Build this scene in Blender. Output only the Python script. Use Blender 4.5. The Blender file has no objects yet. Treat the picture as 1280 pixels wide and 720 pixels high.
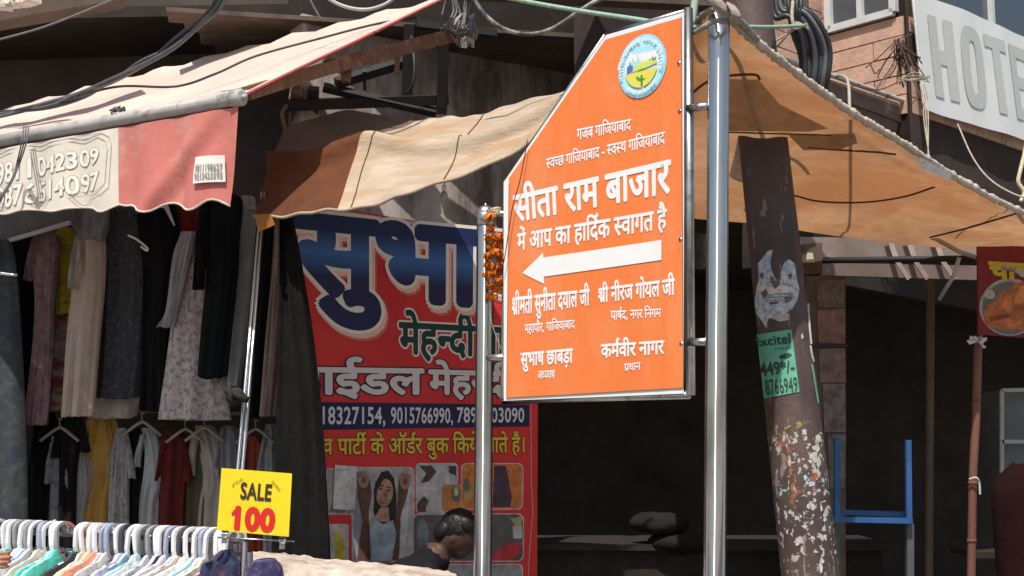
import bpy, bmesh, math, random
from mathutils import Vector, Matrix
from mathutils.bvhtree import BVHTree
from mathutils.geometry import tessellate_polygon
from mathutils import noise as NZ
R = random.Random(7)
SC = bpy.context.scene
# ------------------------------------------------------------------ camera, sky, sun
F = 1550.0; PITCH = math.atan(190/F); EYE = Vector((0, 0, 1.6))
cam = bpy.data.objects.new('camera', bpy.data.cameras.new('camera')); SC.collection.objects.link(cam)
cam.data.sensor_width = 36; cam.data.lens = 36*F/1280; cam.data.clip_end = 2000; cam.data.clip_start = .05
cam.location = EYE; cam.rotation_euler = (math.pi/2+PITCH, 0, 0); SC.camera = cam
SUN = Vector((-.12, -.50, .90)).normalized()
w = bpy.data.worlds.new("World"); SC.world = w; w.use_nodes = True
nt = w.node_tree; bg = nt.nodes['Background']; sky = nt.nodes.new('ShaderNodeTexSky')
sky.sky_type = 'NISHITA'; sky.sun_disc = False
sky.sun_elevation = math.asin(SUN.z); sky.sun_rotation = math.atan2(SUN.x, SUN.y)
sky.dust_density = 2.5; sky.air_density = 1.3
nt.links.new(sky.outputs[0], bg.inputs[0]); bg.inputs[1].default_value = .11
sl = bpy.data.lights.new('sun', 'SUN'); sl.energy = 5.0; sl.angle = math.radians(.5); sl.color = (1, .95, .87)
so = bpy.data.objects.new('sun', sl); SC.collection.objects.link(so); so.location = (0, 0, 20)
so.rotation_euler = SUN.to_track_quat('Z', 'Y').to_euler()
SC.view_settings.view_transform = 'Standard'; SC.view_settings.look = 'None'
SC.view_settings.exposure = .12; SC.view_settings.gamma = 1

# ------------------------------------------------------------------ geometry helpers
def ray(px, py):
    x, y = px-640, 360-py; c, s = math.cos(PITCH), math.sin(PITCH)
    return Vector((x, F*c-y*s, F*s+y*c))
def P(px, py, Y):
    d = ray(px, py); return EYE + d*(Y/d.y)
class VPlane:                                   # an upright plane through pixel column px at distance Y, running along (dx,dy)
    def __init__(s, px, Y, dx, dy, lean=0.0):
        s.o = P(px, 550, Y); s.d = Vector((dx, dy, 0)).normalized()
        n = Vector((s.d.y, -s.d.x, 0))
        if n.y > 0: n = -n
        s.n = (n + Vector((0, 0, lean))).normalized()
        if s.d.x < 0: s.d = -s.d
        s.disp = None
    def __call__(s, px, py, off=0.0):
        d = ray(px, py); t = (s.o-EYE).dot(s.n)/d.dot(s.n); p = EYE+d*t
        if s.disp: off += s.disp(p)
        return p + s.n*off
def lerp(a, b, t): return a+(b-a)*t
def cr(p0, p1, p2, p3, t):
    return .5*((2*p1)+(p2-p0)*t+(2*p0-5*p1+4*p2-p3)*t*t+(3*p1-p0-3*p2+p3)*t**3)
def spline(pts, n=6):
    pts = [Vector(p) for p in pts]; q = [2*pts[0]-pts[1]]+pts+[2*pts[-1]-pts[-2]]; out = []
    for i in range(len(pts)-1):
        for k in range(n): out.append(cr(q[i], q[i+1], q[i+2], q[i+3], k/n))
    out.append(pts[-1]); return out
class MB:
    def __init__(s): s.v = []; s.f = []; s.m = []; s.mi = 0
    def add(s, vs, fs):
        b = len(s.v); s.v += [tuple(v) for v in vs]; s.f += [tuple(b+i for i in f) for f in fs]; s.m += [s.mi]*len(fs)
    def box(s, c, size, rot=None):
        c = Vector(c); hx, hy, hz = [a/2 for a in size]
        vs = [Vector((x*hx, y*hy, z*hz)) for x in (-1, 1) for y in (-1, 1) for z in (-1, 1)]
        if rot is not None: vs = [rot@v for v in vs]
        s.add([c+v for v in vs], [(0, 1, 3, 2), (4, 6, 7, 5), (0, 4, 5, 1), (2, 3, 7, 6), (0, 2, 6, 4), (1, 5, 7, 3)])
    def slab(s, q, n, t):                      # quad q (4 points) given thickness t behind along -n
        q = [Vector(a) for a in q]; b = [a-Vector(n)*t for a in q]
        s.add(q+b, [(0, 1, 2, 3), (7, 6, 5, 4), (0, 4, 5, 1), (1, 5, 6, 2), (2, 6, 7, 3), (3, 7, 4, 0)])
    def poly(s, pts, n, t):
        k = len(pts); n = Vector(n); pts = [Vector(a) for a in pts]
        s.add(pts+[a-n*t for a in pts], [tuple(range(k)), tuple(range(2*k-1, k-1, -1))]+[(i, i+k, (i+1) % k+k, (i+1) % k) for i in range(k)])
    def tube(s, pts, r, n=8, cap=True, jit=0):
        pts = [Vector(p) for p in pts]; rs = r if isinstance(r, (list, tuple)) else [r]*len(pts)
        if len(rs) == 2 and len(pts) > 2: rs = [lerp(rs[0], rs[1], i/(len(pts)-1)) for i in range(len(pts))]
        up = None; rings = []
        for i, p in enumerate(pts):
            d = (pts[min(i+1, len(pts)-1)]-pts[max(i-1, 0)]).normalized()
            if up is None: up = d.orthogonal().normalized()
            up = (up-d*up.dot(d)); up = up.normalized() if up.length > 1e-6 else d.orthogonal().normalized()
            sd = d.cross(up)
            rings.append([p+(up*math.cos(a)+sd*math.sin(a))*rs[i]*(1+jit*R.uniform(-1, 1)) for a in [2*math.pi*k/n for k in range(n)]])
        vs = [v for g in rings for v in g]; fs = []
        for i in range(len(pts)-1):
            for k in range(n): fs.append((i*n+k, i*n+(k+1) % n, (i+1)*n+(k+1) % n, (i+1)*n+k))
        if cap: fs += [tuple(range(n-1, -1, -1)), tuple(range((len(pts)-1)*n, len(pts)*n))]
        s.add(vs, fs)
    def beam(s, p, q, a, b, up=(0, 0, 1)):     # rectangular bar
        p, q = Vector(p), Vector(q); d = (q-p).normalized(); up = Vector(up); up = (up-d*up.dot(d)).normalized(); sd = d.cross(up)
        c = [sd*a/2+up*b/2, -sd*a/2+up*b/2, -sd*a/2-up*b/2, sd*a/2-up*b/2]
        s.add([p+x for x in c]+[q+x for x in c], [(3, 2, 1, 0), (4, 5, 6, 7)]+[(i, (i+1) % 4, (i+1) % 4+4, i+4) for i in range(4)])
    def grid(s, g, wrap=False):
        h, wd = len(g), len(g[0]); vs = [v for r in g for v in r]; fs = []
        for i in range(h-1):
            for j in range(wd if wrap else wd-1):
                k = (j+1) % wd; fs.append((i*wd+j, i*wd+k, (i+1)*wd+k, (i+1)*wd+j))
        s.add(vs, fs)
    def ball(s, c, r, seg=10, rings=6, rot=None):
        c = Vector(c); r = (r, r, r) if not isinstance(r, (list, tuple)) else r; g = []
        for i in range(rings+1):
            a = math.pi*i/rings
            row = [Vector((r[0]*math.sin(a)*math.cos(b), r[1]*math.sin(a)*math.sin(b), r[2]*math.cos(a))) for b in [2*math.pi*k/seg for k in range(seg)]]
            g.append([c+(rot@v if rot is not None else v) for v in row])
        s.grid(g, True)
    def build(s, name, mat, parent=None, smooth=False, weld=False):
        me = bpy.data.meshes.new(name); me.from_pydata(s.v, [], s.f)
        mats = mat if isinstance(mat, list) else [mat]
        for m in mats: me.materials.append(m)
        if len(mats) > 1: me.polygons.foreach_set('material_index', s.m)
        if smooth: me.polygons.foreach_set('use_smooth', [True]*len(me.polygons))
        if weld:
            bm = bmesh.new(); bm.from_mesh(me); bmesh.ops.remove_doubles(bm, verts=bm.verts, dist=1e-4)
            bmesh.ops.recalc_face_normals(bm, faces=bm.faces); bm.to_mesh(me); bm.free()
        me.update()
        return link(name, me, parent)
def link(name, me, parent=None):
    o = bpy.data.objects.new(name, me); SC.collection.objects.link(o)
    if parent is not None:
        o.parent = parent; top = parent
        off = Vector(); 
        while top is not None: off += top.location; top = top.parent
        o.location = -off                      # meshes are written in world coordinates, empties stand at the thing's base
    return o
def tag(o, label=None, cat=None, group=None, kind=None):
    if label: o['label'] = label
    if cat: o['category'] = cat
    if group: o['group'] = group
    if kind: o['kind'] = kind
    return o
def thing(name, loc, label, cat, group=None):
    o = bpy.data.objects.new(name, None); SC.collection.objects.link(o); o.location = loc; o.empty_display_size = .1
    return tag(o, label, cat, group)
def patch(ctrl, nu=6, nv=6, fn=None):          # smooth sheet through a grid of control points
    rows = [spline(r, nu) for r in ctrl]; cols = [spline([r[j] for r in rows], nv) for j in range(len(rows[0]))]
    g = [[cols[j][i] for j in range(len(cols))] for i in range(len(cols[0]))]
    if fn: g = [[fn(v, i/(len(g)-1), j/(len(g[0])-1)) for j, v in enumerate(r)] for i, r in enumerate(g)]
    return g
def hitter(o):
    me = o.data; t = BVHTree.FromPolygons([v.co+Vector((0, 0, 0)) for v in me.vertices], [tuple(p.vertices) for p in me.polygons])
    def f(px, py, off=.003):
        d = ray(px, py).normalized(); h = t.ray_cast(EYE, d)
        if h[0] is None: return None
        n = h[1] if h[1].dot(d) < 0 else -h[1]
        return h[0]+n*off
    return f

# ------------------------------------------------------------------ materials
def srgb(c):
    f = lambda x: x/12.92 if x <= .04045 else ((x+.055)/1.055)**2.4
    return tuple(f(x/255) for x in c)
def mat(name, col, rough=.8, metal=0, var=.15, scale=8, bump=0, bscale=None, dirt=None, dscale=3, damt=.5, trans=0, tcol=None, stretch=None, spec=.3, wave=None):
    m = bpy.data.materials.new(name); m.use_nodes = True; n = m.node_tree; b = n.nodes['Principled BSDF']; L = n.links.new
    if max(col) > 1: col = srgb(col)
    tc = n.nodes.new('ShaderNodeTexCoord'); src = tc.outputs['Object']
    if stretch:
        mp = n.nodes.new('ShaderNodeMapping'); mp.inputs['Scale'].default_value = stretch; L(src, mp.inputs[0]); src = mp.outputs[0]
    nz = n.nodes.new('ShaderNodeTexNoise'); nz.inputs['Scale'].default_value = scale; nz.inputs['Detail'].default_value = 6; nz.inputs['Roughness'].default_value = .65; L(src, nz.inputs[0])
    mr = n.nodes.new('ShaderNodeMapRange'); mr.inputs[1].default_value = .3; mr.inputs[2].default_value = .7; mr.inputs[3].default_value = 1-var; mr.inputs[4].default_value = 1+var*.6; L(nz.outputs[0], mr.inputs[0])
    mx = n.nodes.new('ShaderNodeMix'); mx.data_type = 'RGBA'; mx.blend_type = 'MULTIPLY'; mx.inputs[0].default_value = 1
    mx.inputs[6].default_value = (*col, 1); L(mr.outputs[0], mx.inputs[7]); out = mx.outputs[2]
    if dirt is not None:
        if max(dirt) > 1: dirt = srgb(dirt)
        n2 = n.nodes.new('ShaderNodeTexNoise'); n2.inputs['Scale'].default_value = dscale; n2.inputs['Detail'].default_value = 8; n2.inputs['Roughness'].default_value = .7; L(src, n2.inputs[0])
        r2 = n.nodes.new('ShaderNodeMapRange'); r2.inputs[1].default_value = .62-damt*.25; r2.inputs[2].default_value = .75-damt*.2; L(n2.outputs[0], r2.inputs[0])
        m2 = n.nodes.new('ShaderNodeMix'); m2.data_type = 'RGBA'; L(r2.outputs[0], m2.inputs[0]); L(out, m2.inputs[6]); m2.inputs[7].default_value = (*dirt, 1); out = m2.outputs[2]
    L(out, b.inputs['Base Color']); b.inputs['Roughness'].default_value = rough; b.inputs['Metallic'].default_value = metal
    b.inputs['Specular IOR Level'].default_value = spec
    if bump:
        nb = n.nodes.new('ShaderNodeTexNoise'); nb.inputs['Scale'].default_value = bscale or scale*4; nb.inputs['Detail'].default_value = 5; L(src, nb.inputs[0])
        bp = n.nodes.new('ShaderNodeBump'); bp.inputs['Strength'].default_value = bump; bp.inputs['Distance'].default_value = .02; L(nb.outputs[0], bp.inputs['Height']); L(bp.outputs[0], b.inputs['Normal'])
    if trans:
        tr = n.nodes.new('ShaderNodeBsdfTranslucent'); ms = n.nodes.new('ShaderNodeMixShader'); ms.inputs[0].default_value = trans
        if tcol:
            m3 = n.nodes.new('ShaderNodeMix'); m3.data_type = 'RGBA'; m3.blend_type = 'MULTIPLY'; m3.inputs[0].default_value = 1; L(out, m3.inputs[6]); m3.inputs[7].default_value = (*tcol, 1); L(m3.outputs[2], tr.inputs[0])
        else: L(out, tr.inputs[0])
        L(b.outputs[0], ms.inputs[1]); L(tr.outputs[0], ms.inputs[2]); L(ms.outputs[0], n.nodes['Material Output'].inputs[0])
    m.cycles.use_bump_map_correction = False if hasattr(m.cycles, 'use_bump_map_correction') else None
    return m
_pc = {}
def paint(col, rough=.7):                      # plain printed / dyed colour, cached
    k = (tuple(col), rough)
    if k not in _pc: _pc[k] = mat('print_%d_%d_%d' % tuple(int(c*1) for c in col), col, rough, var=.06, scale=30)
    return _pc[k]
def cloth(col, trans=0, **k):
    return mat('cloth', col, .95, var=k.pop('var', .22), scale=k.pop('scale', 10), bump=k.pop('bump', .25), bscale=60, trans=trans, spec=.1, **k)
M = {}
M['steel'] = mat('polished_steel', (.62, .64, .66), .17, 1, var=.1, scale=14, bump=.05, bscale=25, dirt=(.30, .28, .26), dscale=9, damt=.12, stretch=(1, 1, .35))
M['steel_dull'] = mat('dull_steel', (.5, .5, .5), .34, 1, var=.25, scale=18, dirt=(.2, .18, .16), dscale=12, damt=.3)
M['white_flex'] = mat('white_flex', (.80, .80, .79), .45, var=.05, scale=8)
M['gal'] = mat('painted_grey_tube', (.42, .40, .39), .5, 0, var=.2, scale=10, dirt=(.14, .12, .11), dscale=8, damt=.35)
M['rust'] = mat('rusty_iron', (.19, .085, .055), .85, 0, var=.4, scale=14, bump=.3, dirt=(.3, .2, .15), dscale=9, damt=.4)
M['black_iron'] = mat('blackened_iron', (.022, .02, .02), .6, 0, var=.3)
M['wood'] = mat('weathered_wood', (.24, .13, .075), .85, var=.35, scale=6, stretch=(6, 1, 1), bump=.2)
M['dark'] = mat('dark_wall', (.075, .060, .053), .95, var=.35, scale=2, bump=.2)  # dark brown with random tone, for the room walls
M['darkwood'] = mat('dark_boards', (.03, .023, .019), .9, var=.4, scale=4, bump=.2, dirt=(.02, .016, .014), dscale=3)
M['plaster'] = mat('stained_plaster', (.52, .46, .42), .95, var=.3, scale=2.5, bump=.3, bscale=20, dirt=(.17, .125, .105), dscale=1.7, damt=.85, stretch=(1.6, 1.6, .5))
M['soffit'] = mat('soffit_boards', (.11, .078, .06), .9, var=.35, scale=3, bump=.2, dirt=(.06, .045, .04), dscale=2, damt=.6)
M['tile'] = mat('pink_cladding_tile', (.52, .335, .25), .8, var=.18, scale=7, bump=.25, bscale=40, dirt=(.30, .19, .16), dscale=4, damt=.4)
M['mortar'] = mat('dark_joint', (.05, .035, .03), .95, var=.3)
M['white_frame'] = mat('grey_white_frame', (.55, .56, .56), .5, var=.12)
M['cable'] = mat('black_cable', (.028, .028, .032), .42, var=.3, scale=20, spec=.5)
M['cable_grey'] = mat('dusty_cable', (.13, .13, .14), .5, var=.3, scale=20)
M['rope_pale'] = mat('pale_rope', (.42, .37, .30), .9, var=.3, scale=40, bump=.5)
M['white_plastic'] = mat('white_plastic', (.80, .79, .82), .4, var=.12, scale=8, dirt=(.62, .61, .65), dscale=6, damt=.3)
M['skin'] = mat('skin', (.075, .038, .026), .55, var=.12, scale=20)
M['hair'] = mat('black_hair', (.012, .01, .01), .5, var=.4, scale=40, stretch=(4, 1, 1))
M['asphalt'] = mat('asphalt', (.05, .05, .05), .9, var=.3, scale=3, bump=.4, bscale=80)
M['conc'] = mat('concrete_paving', (.32, .30, .27), .9, var=.25, scale=2, bump=.3)
def glass(name, col):
    m = mat(name, col, .08, 0, var=.05, spec=.8); return m
M['pane'] = glass('dark_window_glass', (.06, .075, .09))

M['darkwood2'] = mat('dim_wood', (.16, .11, .08), .8, var=.3)
# ------------------------------------------------------------------ lettering (flat print, built as thin geometry)
_g = {}
def glyph(ch, off, clip=None):
    k = (ch, round(off, 4), clip)
    if k in _g: return _g[k]
    c = bpy.data.curves.new('g', 'FONT'); c.body = ch; c.size = 1; c.resolution_u = 3; c.fill_mode = 'FRONT'
    o = bpy.data.objects.new('g', c); SC.collection.objects.link(o)
    me = bpy.data.meshes.new_from_object(o); bpy.data.objects.remove(o); bpy.data.curves.remove(c)
    bm = bmesh.new(); bm.from_mesh(me); bpy.data.meshes.remove(me)
    if clip is not None:
        bmesh.ops.bisect_plane(bm, geom=bm.verts[:]+bm.edges[:]+bm.faces[:], plane_co=(clip, 0, 0), plane_no=(1, 0, 0), clear_outer=True)
    bm.verts.ensure_lookup_table(); bm.verts.index_update()
    r = ([(v.co.x, v.co.y) for v in bm.verts], [tuple(v.index for v in f.verts) for f in bm.faces]); bm.free()
    _g[k] = r; return r
_a = {}
def adv(ch):
    if ch not in _a:
        def wmax(s):
            g = glyph(s, 0)[0]; return max(p[0] for p in g) if g else 0
        _a[ch] = wmax(ch+'|')-wmax('|')
    return _a[ch]
def quad_stroke(a, b, t):
    a, b = Vector(a), Vector(b); d = (b-a).normalized(); n = Vector((-d.y, d.x))*t/2
    return ([tuple(a+n), tuple(a-n), tuple(b-n), tuple(b+n)], [(0, 1, 2, 3)])
def layout(text, off):
    """text -> list of (verts, faces) in em units and total width; shapes Devanagari clusters by hand"""
    out = []; x = 0.0; i = 0; n = len(text); track = off*1.1
    def put(vf, dx): out.append(([(p[0]+dx, p[1]) for p in vf[0]], vf[1]))
    isd = lambda c: 0x900 <= ord(c) <= 0x97f and c != '।'
    st = .085+2*off
    while i < n:
        ch = text[i]
        if ch == ' ': x += .28; i += 1; continue
        if not isd(ch):
            put(glyph(ch, off), x); x += adv(ch)+.02; i += 1; continue
        reph = False
        if ch == 'र' and i+1 < n and text[i+1] == '्': reph = True; i += 2
        cl = [text[i]]; i += 1; rakar = False
        while i+1 < n and text[i] == '्':
            if text[i+1] == 'र': rakar = True; i += 2
            else: cl.append(text[i+1]); i += 2
        mat_ = []
        while i < n and text[i] in 'ािीुूेैोौंँॉ़': mat_.append(text[i]); i += 1
        if 'ि' in mat_:
            pre = glyph('ि', off); aw = .262
            put(([(min(p[0], 9), p[1]) for p in pre[0]], pre[1]), x); x += aw
            # the advance of the sign is wider than its stem; the hook reaches over the consonant
        for h in cl[:-1]:
            a = adv(h); c = a-.165-off; put(glyph(h, off, c), x); x += c-.01
            if h in 'द': x += .05
        b = cl[-1]; a = adv(b); put(glyph(b, off), x)
        if rakar: put(quad_stroke((x+a-.12, .27), (x+a-.42, .04), st*.95), 0)
        x += a
        xe = x
        for q in mat_:
            if q == 'ि': continue
            put(glyph(q, off), x)
            if q in 'ाीोौॉ': x += .258
        if reph:
            for s_, e_ in (((x-.08, .60), (x-.17, .70)), ((x-.17, .69), (x-.15, .82)), ((x-.155, .81), (x-.02, .86))): put(quad_stroke(s_, e_, st*.8), 0)
    return out, x
def text_mesh(text, fn, off=0.0, dz=.0008, name='lettering', m=None, parent=None, lo=0.0, hi=None, shift=(0, 0)):
    """fn(u, v, w): u,v in 0..1 over the text box (v=0 baseline, v=1 head line / cap height), w = height above the surface"""
    dev = any(0x900 <= ord(c) <= 0x97f for c in text); H = .622 if dev else .70
    gl, W = layout(text, off); mb = MB(); nd = 12 if off > .035 else 8 if off > 0 else 0
    dirs = [(0, 0)]+[(off*math.cos(2*math.pi*q/nd), off*math.sin(2*math.pi*q/nd)) for q in range(nd)]   # heavier weight: the outline swept round
    for q, (ox, oy) in enumerate(dirs):
        for k, (vs, fs) in enumerate(gl):
            w = dz+(k % 3)*.00003+q*.00005; mb.add([fn((x+shift[0]+ox)/W, (y+shift[1]+oy)/H, w) for x, y in vs], fs)
    return mb.build(name, m, parent)
def boxfn(pl, tl, tr, bl, br):
    """maps the text box onto plane pl; corners in pixels: head-line left/right, baseline left/right"""
    a, b, c, d = pl(*tl), pl(*tr), pl(*bl), pl(*br); n = pl.n
    def f(u, v, w):
        p = lerp(lerp(c, d, u), lerp(a, b, u), v); return p+n*(w+(pl.disp(p) if pl.disp else 0)-(0))
    if pl.disp:
        s = pl.disp; pl.disp = None; a, b, c, d = pl(*tl), pl(*tr), pl(*bl), pl(*br); pl.disp = s
    return f
_ph = {}
def photo_ink(col):
    if col not in _ph: _ph[col] = mat('photo_ink', col, .5, var=.38, scale=14, dirt=tuple(c*.6 for c in col), dscale=22, damt=.45)
    return _ph[col]
def picture(pl, items, parent, name='photo_print', base=.002):
    """flat printed picture: a stack of flat coloured shapes on plane pl"""
    mb = MB(); mats = []; 
    for k, (col, pts) in enumerate(items):
        mats.append(photo_ink(col)); mb.mi = k; w = base+.0006*k
        vs = [pl(x, y, w) for x, y in pts]; tri = tessellate_polygon([[Vector((x, y, 0)) for x, y in pts]])
        mb.add(vs, [tuple(t) for t in tri])
    return mb.build(name, mats, parent)
def ell(cx, cy, rx, ry, n=20, a0=0, rot=0):
    o = []
    for k in range(n):
        a = 2*math.pi*k/n+a0; x, y = rx*math.cos(a), ry*math.sin(a)
        o.append((cx+x*math.cos(rot)-y*math.sin(rot), cy+x*math.sin(rot)+y*math.cos(rot)))
    return o
def rrect(x0, y0, x1, y1, r, sk=0):
    o = []
    for cx, cy, a in ((x1-r, y0+r, -90), (x1-r, y1-r, 0), (x0+r, y1-r, 90), (x0+r, y0+r, 180)):
        for k in range(5):
            t = math.radians(a+k*22.5); x, y = cx+r*math.cos(t), cy+r*math.sin(t); o.append((x, y+sk*(x-x0)))
    return o

# ------------------------------------------------------------------ the setting: ground and street
mb = MB(); mb.add([(-300, -300, 0), (300, -300, 0), (300, 300, 0), (-300, 300, 0)], [(0, 1, 2, 3)])
tag(mb.build('ground', M['conc']), kind='structure')
mb = MB(); mb.add([(-120, -4, .004), (120, -4, .004), (120, 3.4, .004), (-120, 3.4, .004)], [(0, 1, 2, 3)])
tag(mb.build('road', M['asphalt']), kind='structure')
mb = MB(); mb.box((0, 3.5, .06), (120, .16, .13)); tag(mb.build('kerb', M['conc']), kind='structure')

# ------------------------------------------------------------------ shop building behind (dark open front)
FD = (.836, .549)
bld = thing('shop_building', (0, 9.5, 0), 'old shop building with dark open shopfront and stained plaster under a deep soffit', 'building')
wpl = VPlane(600, 8.9, *FD)
def quadw(pl, x0, y0, x1, y1, t=.15, off=0): return [pl(x0, y0, off), pl(x1, y0, off), pl(x1, y1, off), pl(x0, y1, off)]
mb = MB()   # plaster band above the shop opening
a, b = wpl.o-wpl.d*2.6, wpl.o+wpl.d*2.3
def band(mb, a, b, z0, z1, t, n): mb.slab([Vector((a.x, a.y, z1)), Vector((b.x, b.y, z1)), Vector((b.x, b.y, z0)), Vector((a.x, a.y, z0))], n, t)
a = wpl(372, 300); band(mb, a, b, 3.02, 4.47, .2, wpl.n); mb.build('wall', M['plaster'], bld)
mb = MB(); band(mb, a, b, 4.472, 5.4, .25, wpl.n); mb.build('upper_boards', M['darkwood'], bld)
# dark room
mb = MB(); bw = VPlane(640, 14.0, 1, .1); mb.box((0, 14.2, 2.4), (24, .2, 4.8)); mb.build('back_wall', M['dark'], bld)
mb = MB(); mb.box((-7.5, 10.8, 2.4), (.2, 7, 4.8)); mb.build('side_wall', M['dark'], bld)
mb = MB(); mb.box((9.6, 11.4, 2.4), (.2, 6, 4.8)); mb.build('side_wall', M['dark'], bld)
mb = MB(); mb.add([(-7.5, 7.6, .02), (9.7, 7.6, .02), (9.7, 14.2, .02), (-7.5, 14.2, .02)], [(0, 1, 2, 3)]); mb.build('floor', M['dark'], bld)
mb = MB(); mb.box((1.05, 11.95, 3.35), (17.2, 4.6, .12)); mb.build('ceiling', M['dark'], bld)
# left part: dark upper storey behind the awning
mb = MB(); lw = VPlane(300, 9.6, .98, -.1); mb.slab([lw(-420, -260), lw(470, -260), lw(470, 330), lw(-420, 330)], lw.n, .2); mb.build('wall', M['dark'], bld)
# soffit boards (overhanging upper floor), each plank its own
def plank(mbn, p, q, wdt, t, m, name, par):
    mb = MB(); mb.beam(p, q, wdt, t); return mb.build(name, m, par)
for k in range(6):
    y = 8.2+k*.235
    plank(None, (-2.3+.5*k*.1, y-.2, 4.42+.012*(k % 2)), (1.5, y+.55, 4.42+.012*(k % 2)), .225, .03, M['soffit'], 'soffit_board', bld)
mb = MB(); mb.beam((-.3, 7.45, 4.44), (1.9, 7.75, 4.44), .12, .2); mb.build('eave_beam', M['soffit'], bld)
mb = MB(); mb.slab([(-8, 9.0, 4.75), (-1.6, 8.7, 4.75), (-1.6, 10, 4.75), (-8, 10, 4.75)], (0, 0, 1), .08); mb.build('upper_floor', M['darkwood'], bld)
mb = MB(); mb.beam(P(-60, 22, 7.3), P(150, -14, 7.6), .2, .2); mb.build('eave_beam', M['soffit'], bld)
mb = MB()
for k in range(14):
    mb.box(P(-8+k*3.6, 6-k*.7+R.uniform(-3, 3), 7.1), (.09, .08, R.uniform(.04, .09)), Matrix.Rotation(R.uniform(0, 3), 3, 'Z'))
o = mb.build('rubble', mat('crumbly_plaster', (.66, .6, .52), .9, var=.3, bump=.5), bld); o['kind'] = 'stuff'
# ------------------------------------------------------------------ black iron frame and beams under the awning
fr = thing('iron_frame', P(500, 120, 8.3), 'blackened iron frame bracing the eave behind the pink awning', 'frame')
def tube_part(par, name, pts, r, m, n=8, **k):
    mb = MB(); mb.tube(pts, r, n, **k); return mb.build(name, m, par, smooth=n > 5)
for nm, p, q, th in (('post', (512, 30), (508, 134), .07), ('post', (555, 52), (552, 142), .07), ('rail', (404, 109), (545, 141), .05), ('rail', (420, 104), (512, 76), .06), ('rail', (455, 88), (456, 112), .02), ('rail', (352, 132), (560, 124), .07), ('post', (372, 112), (372, 160), .08), ('post', (392, 110), (390, 165), .07), ('rail', (520, 30), (620, 42), .05)):
    mb = MB(); mb.beam(P(*p, 8.1), P(*q, 8.3), th, th, (1, 0, .01)); mb.build(nm, M['black_iron'] if th != .08 else M['rust'], fr)
cb = MB(); cb.tube(spline([P(514, 45, 8.0), P(518, 80, 7.95), P(516, 105, 7.95), P(508, 118, 8.0)], 5), .012, 6); cb.build('cable', M['cable'], fr, True)

# ------------------------------------------------------------------ left awning: cloth, rail, valance with numbers
aw = thing('shop_awning', P(300, 125, 6.0), 'faded pink and cream shop awning with phone numbers on its valance', 'awning')
A, B, C_, D = P(303, 118, 6.02), P(-60, 183, 7.0), P(562, -6, 7.5), P(-60, 153, 9.45)
ctrl = []
for i in range(5):
    t = i/4; row = []
    for j in range(7):
        s = j/6; p = lerp(lerp(A, B, s), lerp(C_, D, s), t)
        p.z -= .09*math.sin(math.pi*t)*math.sin(math.pi*min(1, s*1.1)); row.append(p)
    ctrl.append(row)
def awf(v, i, j): 
    v = v.copy(); v.z += .005*math.sin(j*46+i*2)+.002*math.sin(j*90+i*9); 
    if i > .97: v.z += .012*math.sin(j*75)
    return v
acm = mat('faded_awning_cloth', (.66, .55, .46), .9, var=.2, scale=3, bump=.15, bscale=40, dirt=(.60, .44, .38), dscale=1.1, damt=1.0, trans=.12)
mb = MB(); mb.grid(patch(ctrl, 8, 7, awf)); mb.build('canopy_cloth', acm, aw, True)
edge = patch(ctrl, 8, 7, awf)
mb = MB(); mb.tube([r[0]+Vector((.006, 0, -.008)) for r in edge], .009, 6); mb.build('piping', cloth((.38, .09, .09)), aw, True)
mb = MB(); rl = [P(-60, 187, 7.02), P(300, 122, 6.0)]; mb.tube(rl, .035, 20); mb.build('front_tube', M['gal'], aw, True)
dr = (rl[1]-rl[0]).normalized()
mb = MB(); mb.tube([rl[1]-dr*.05, rl[1]-dr*.045, rl[1]+dr*.012, rl[1]+dr*.02], [.036, .043, .043, .03], 20); mb.tube([rl[1]+dr*.015, rl[1]+dr*.04], .014, 10); mb.build('end_cap', M['gal'], aw, True)
vpl = VPlane(290, 5.98, dr.x, dr.y)
def vdisp(p):
    s = (p-vpl.o).dot(vpl.d); t = max(0, 3.3-p.z)
    return .02*math.sin(s*19)*min(1, t*2.5)+.012*math.sin(s*37+1)*t+.030*math.exp(-((s+.10+.95*t)/.07)**2)*min(1, t*4)-.02*math.exp(-((s+.02+.95*t)/.08)**2)*min(1, t*4)
vpl.disp = vdisp
def vbot(x):
    return 266-.052*x+6*math.sin(x*.105+.6)*(1 if x > 120 else .35)+(4 if x > 150 else 0)
def vgrid(x0, x1, nx, yf0=None):
    g = []
    for i in range(13):
        t = i/12; row = []
        for j in range(nx+1):
            x = x0+(x1-x0)*j/nx; xx = x-(14*(t**1.5) if x > 290 else (x-150)/140*14*(t**1.5) if x > 150 else 0)
            yt = 186-.178*x; row.append(vpl(xx, yt+(vbot(x)-yt)*t))
        g.append(row)
    return g
M['val_red'] = mat('faded_red_cloth', (.62, .20, .17), .9, var=.12, scale=4, bump=.2, trans=.15, dirt=(.62, .33, .28), dscale=2.2, damt=.6)
M['val_cream'] = mat('dirty_cream_cloth', (.74, .67, .58), .9, var=.1, scale=4, bump=.15, trans=.12, dirt=(.55, .50, .44), dscale=3, damt=.4)
mb = MB(); mb.grid(vgrid(-60, 148, 34)); mb.build('valance', M['val_cream'], aw, True)
mb = MB(); mb.grid(vgrid(148, 297, 28)); mb.build('valance', M['val_red'], aw, True)
gb = vgrid(-60, 297, 60)[-1]; mb = MB(); mb.tube(gb, .006, 5); mb.build('hem', cloth((.6, .5, .44)), aw, True)
gr_ = M['print_grey'] = paint((.30, .29, .27), .8); wt = paint((.80, .74, .66), .8)
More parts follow.
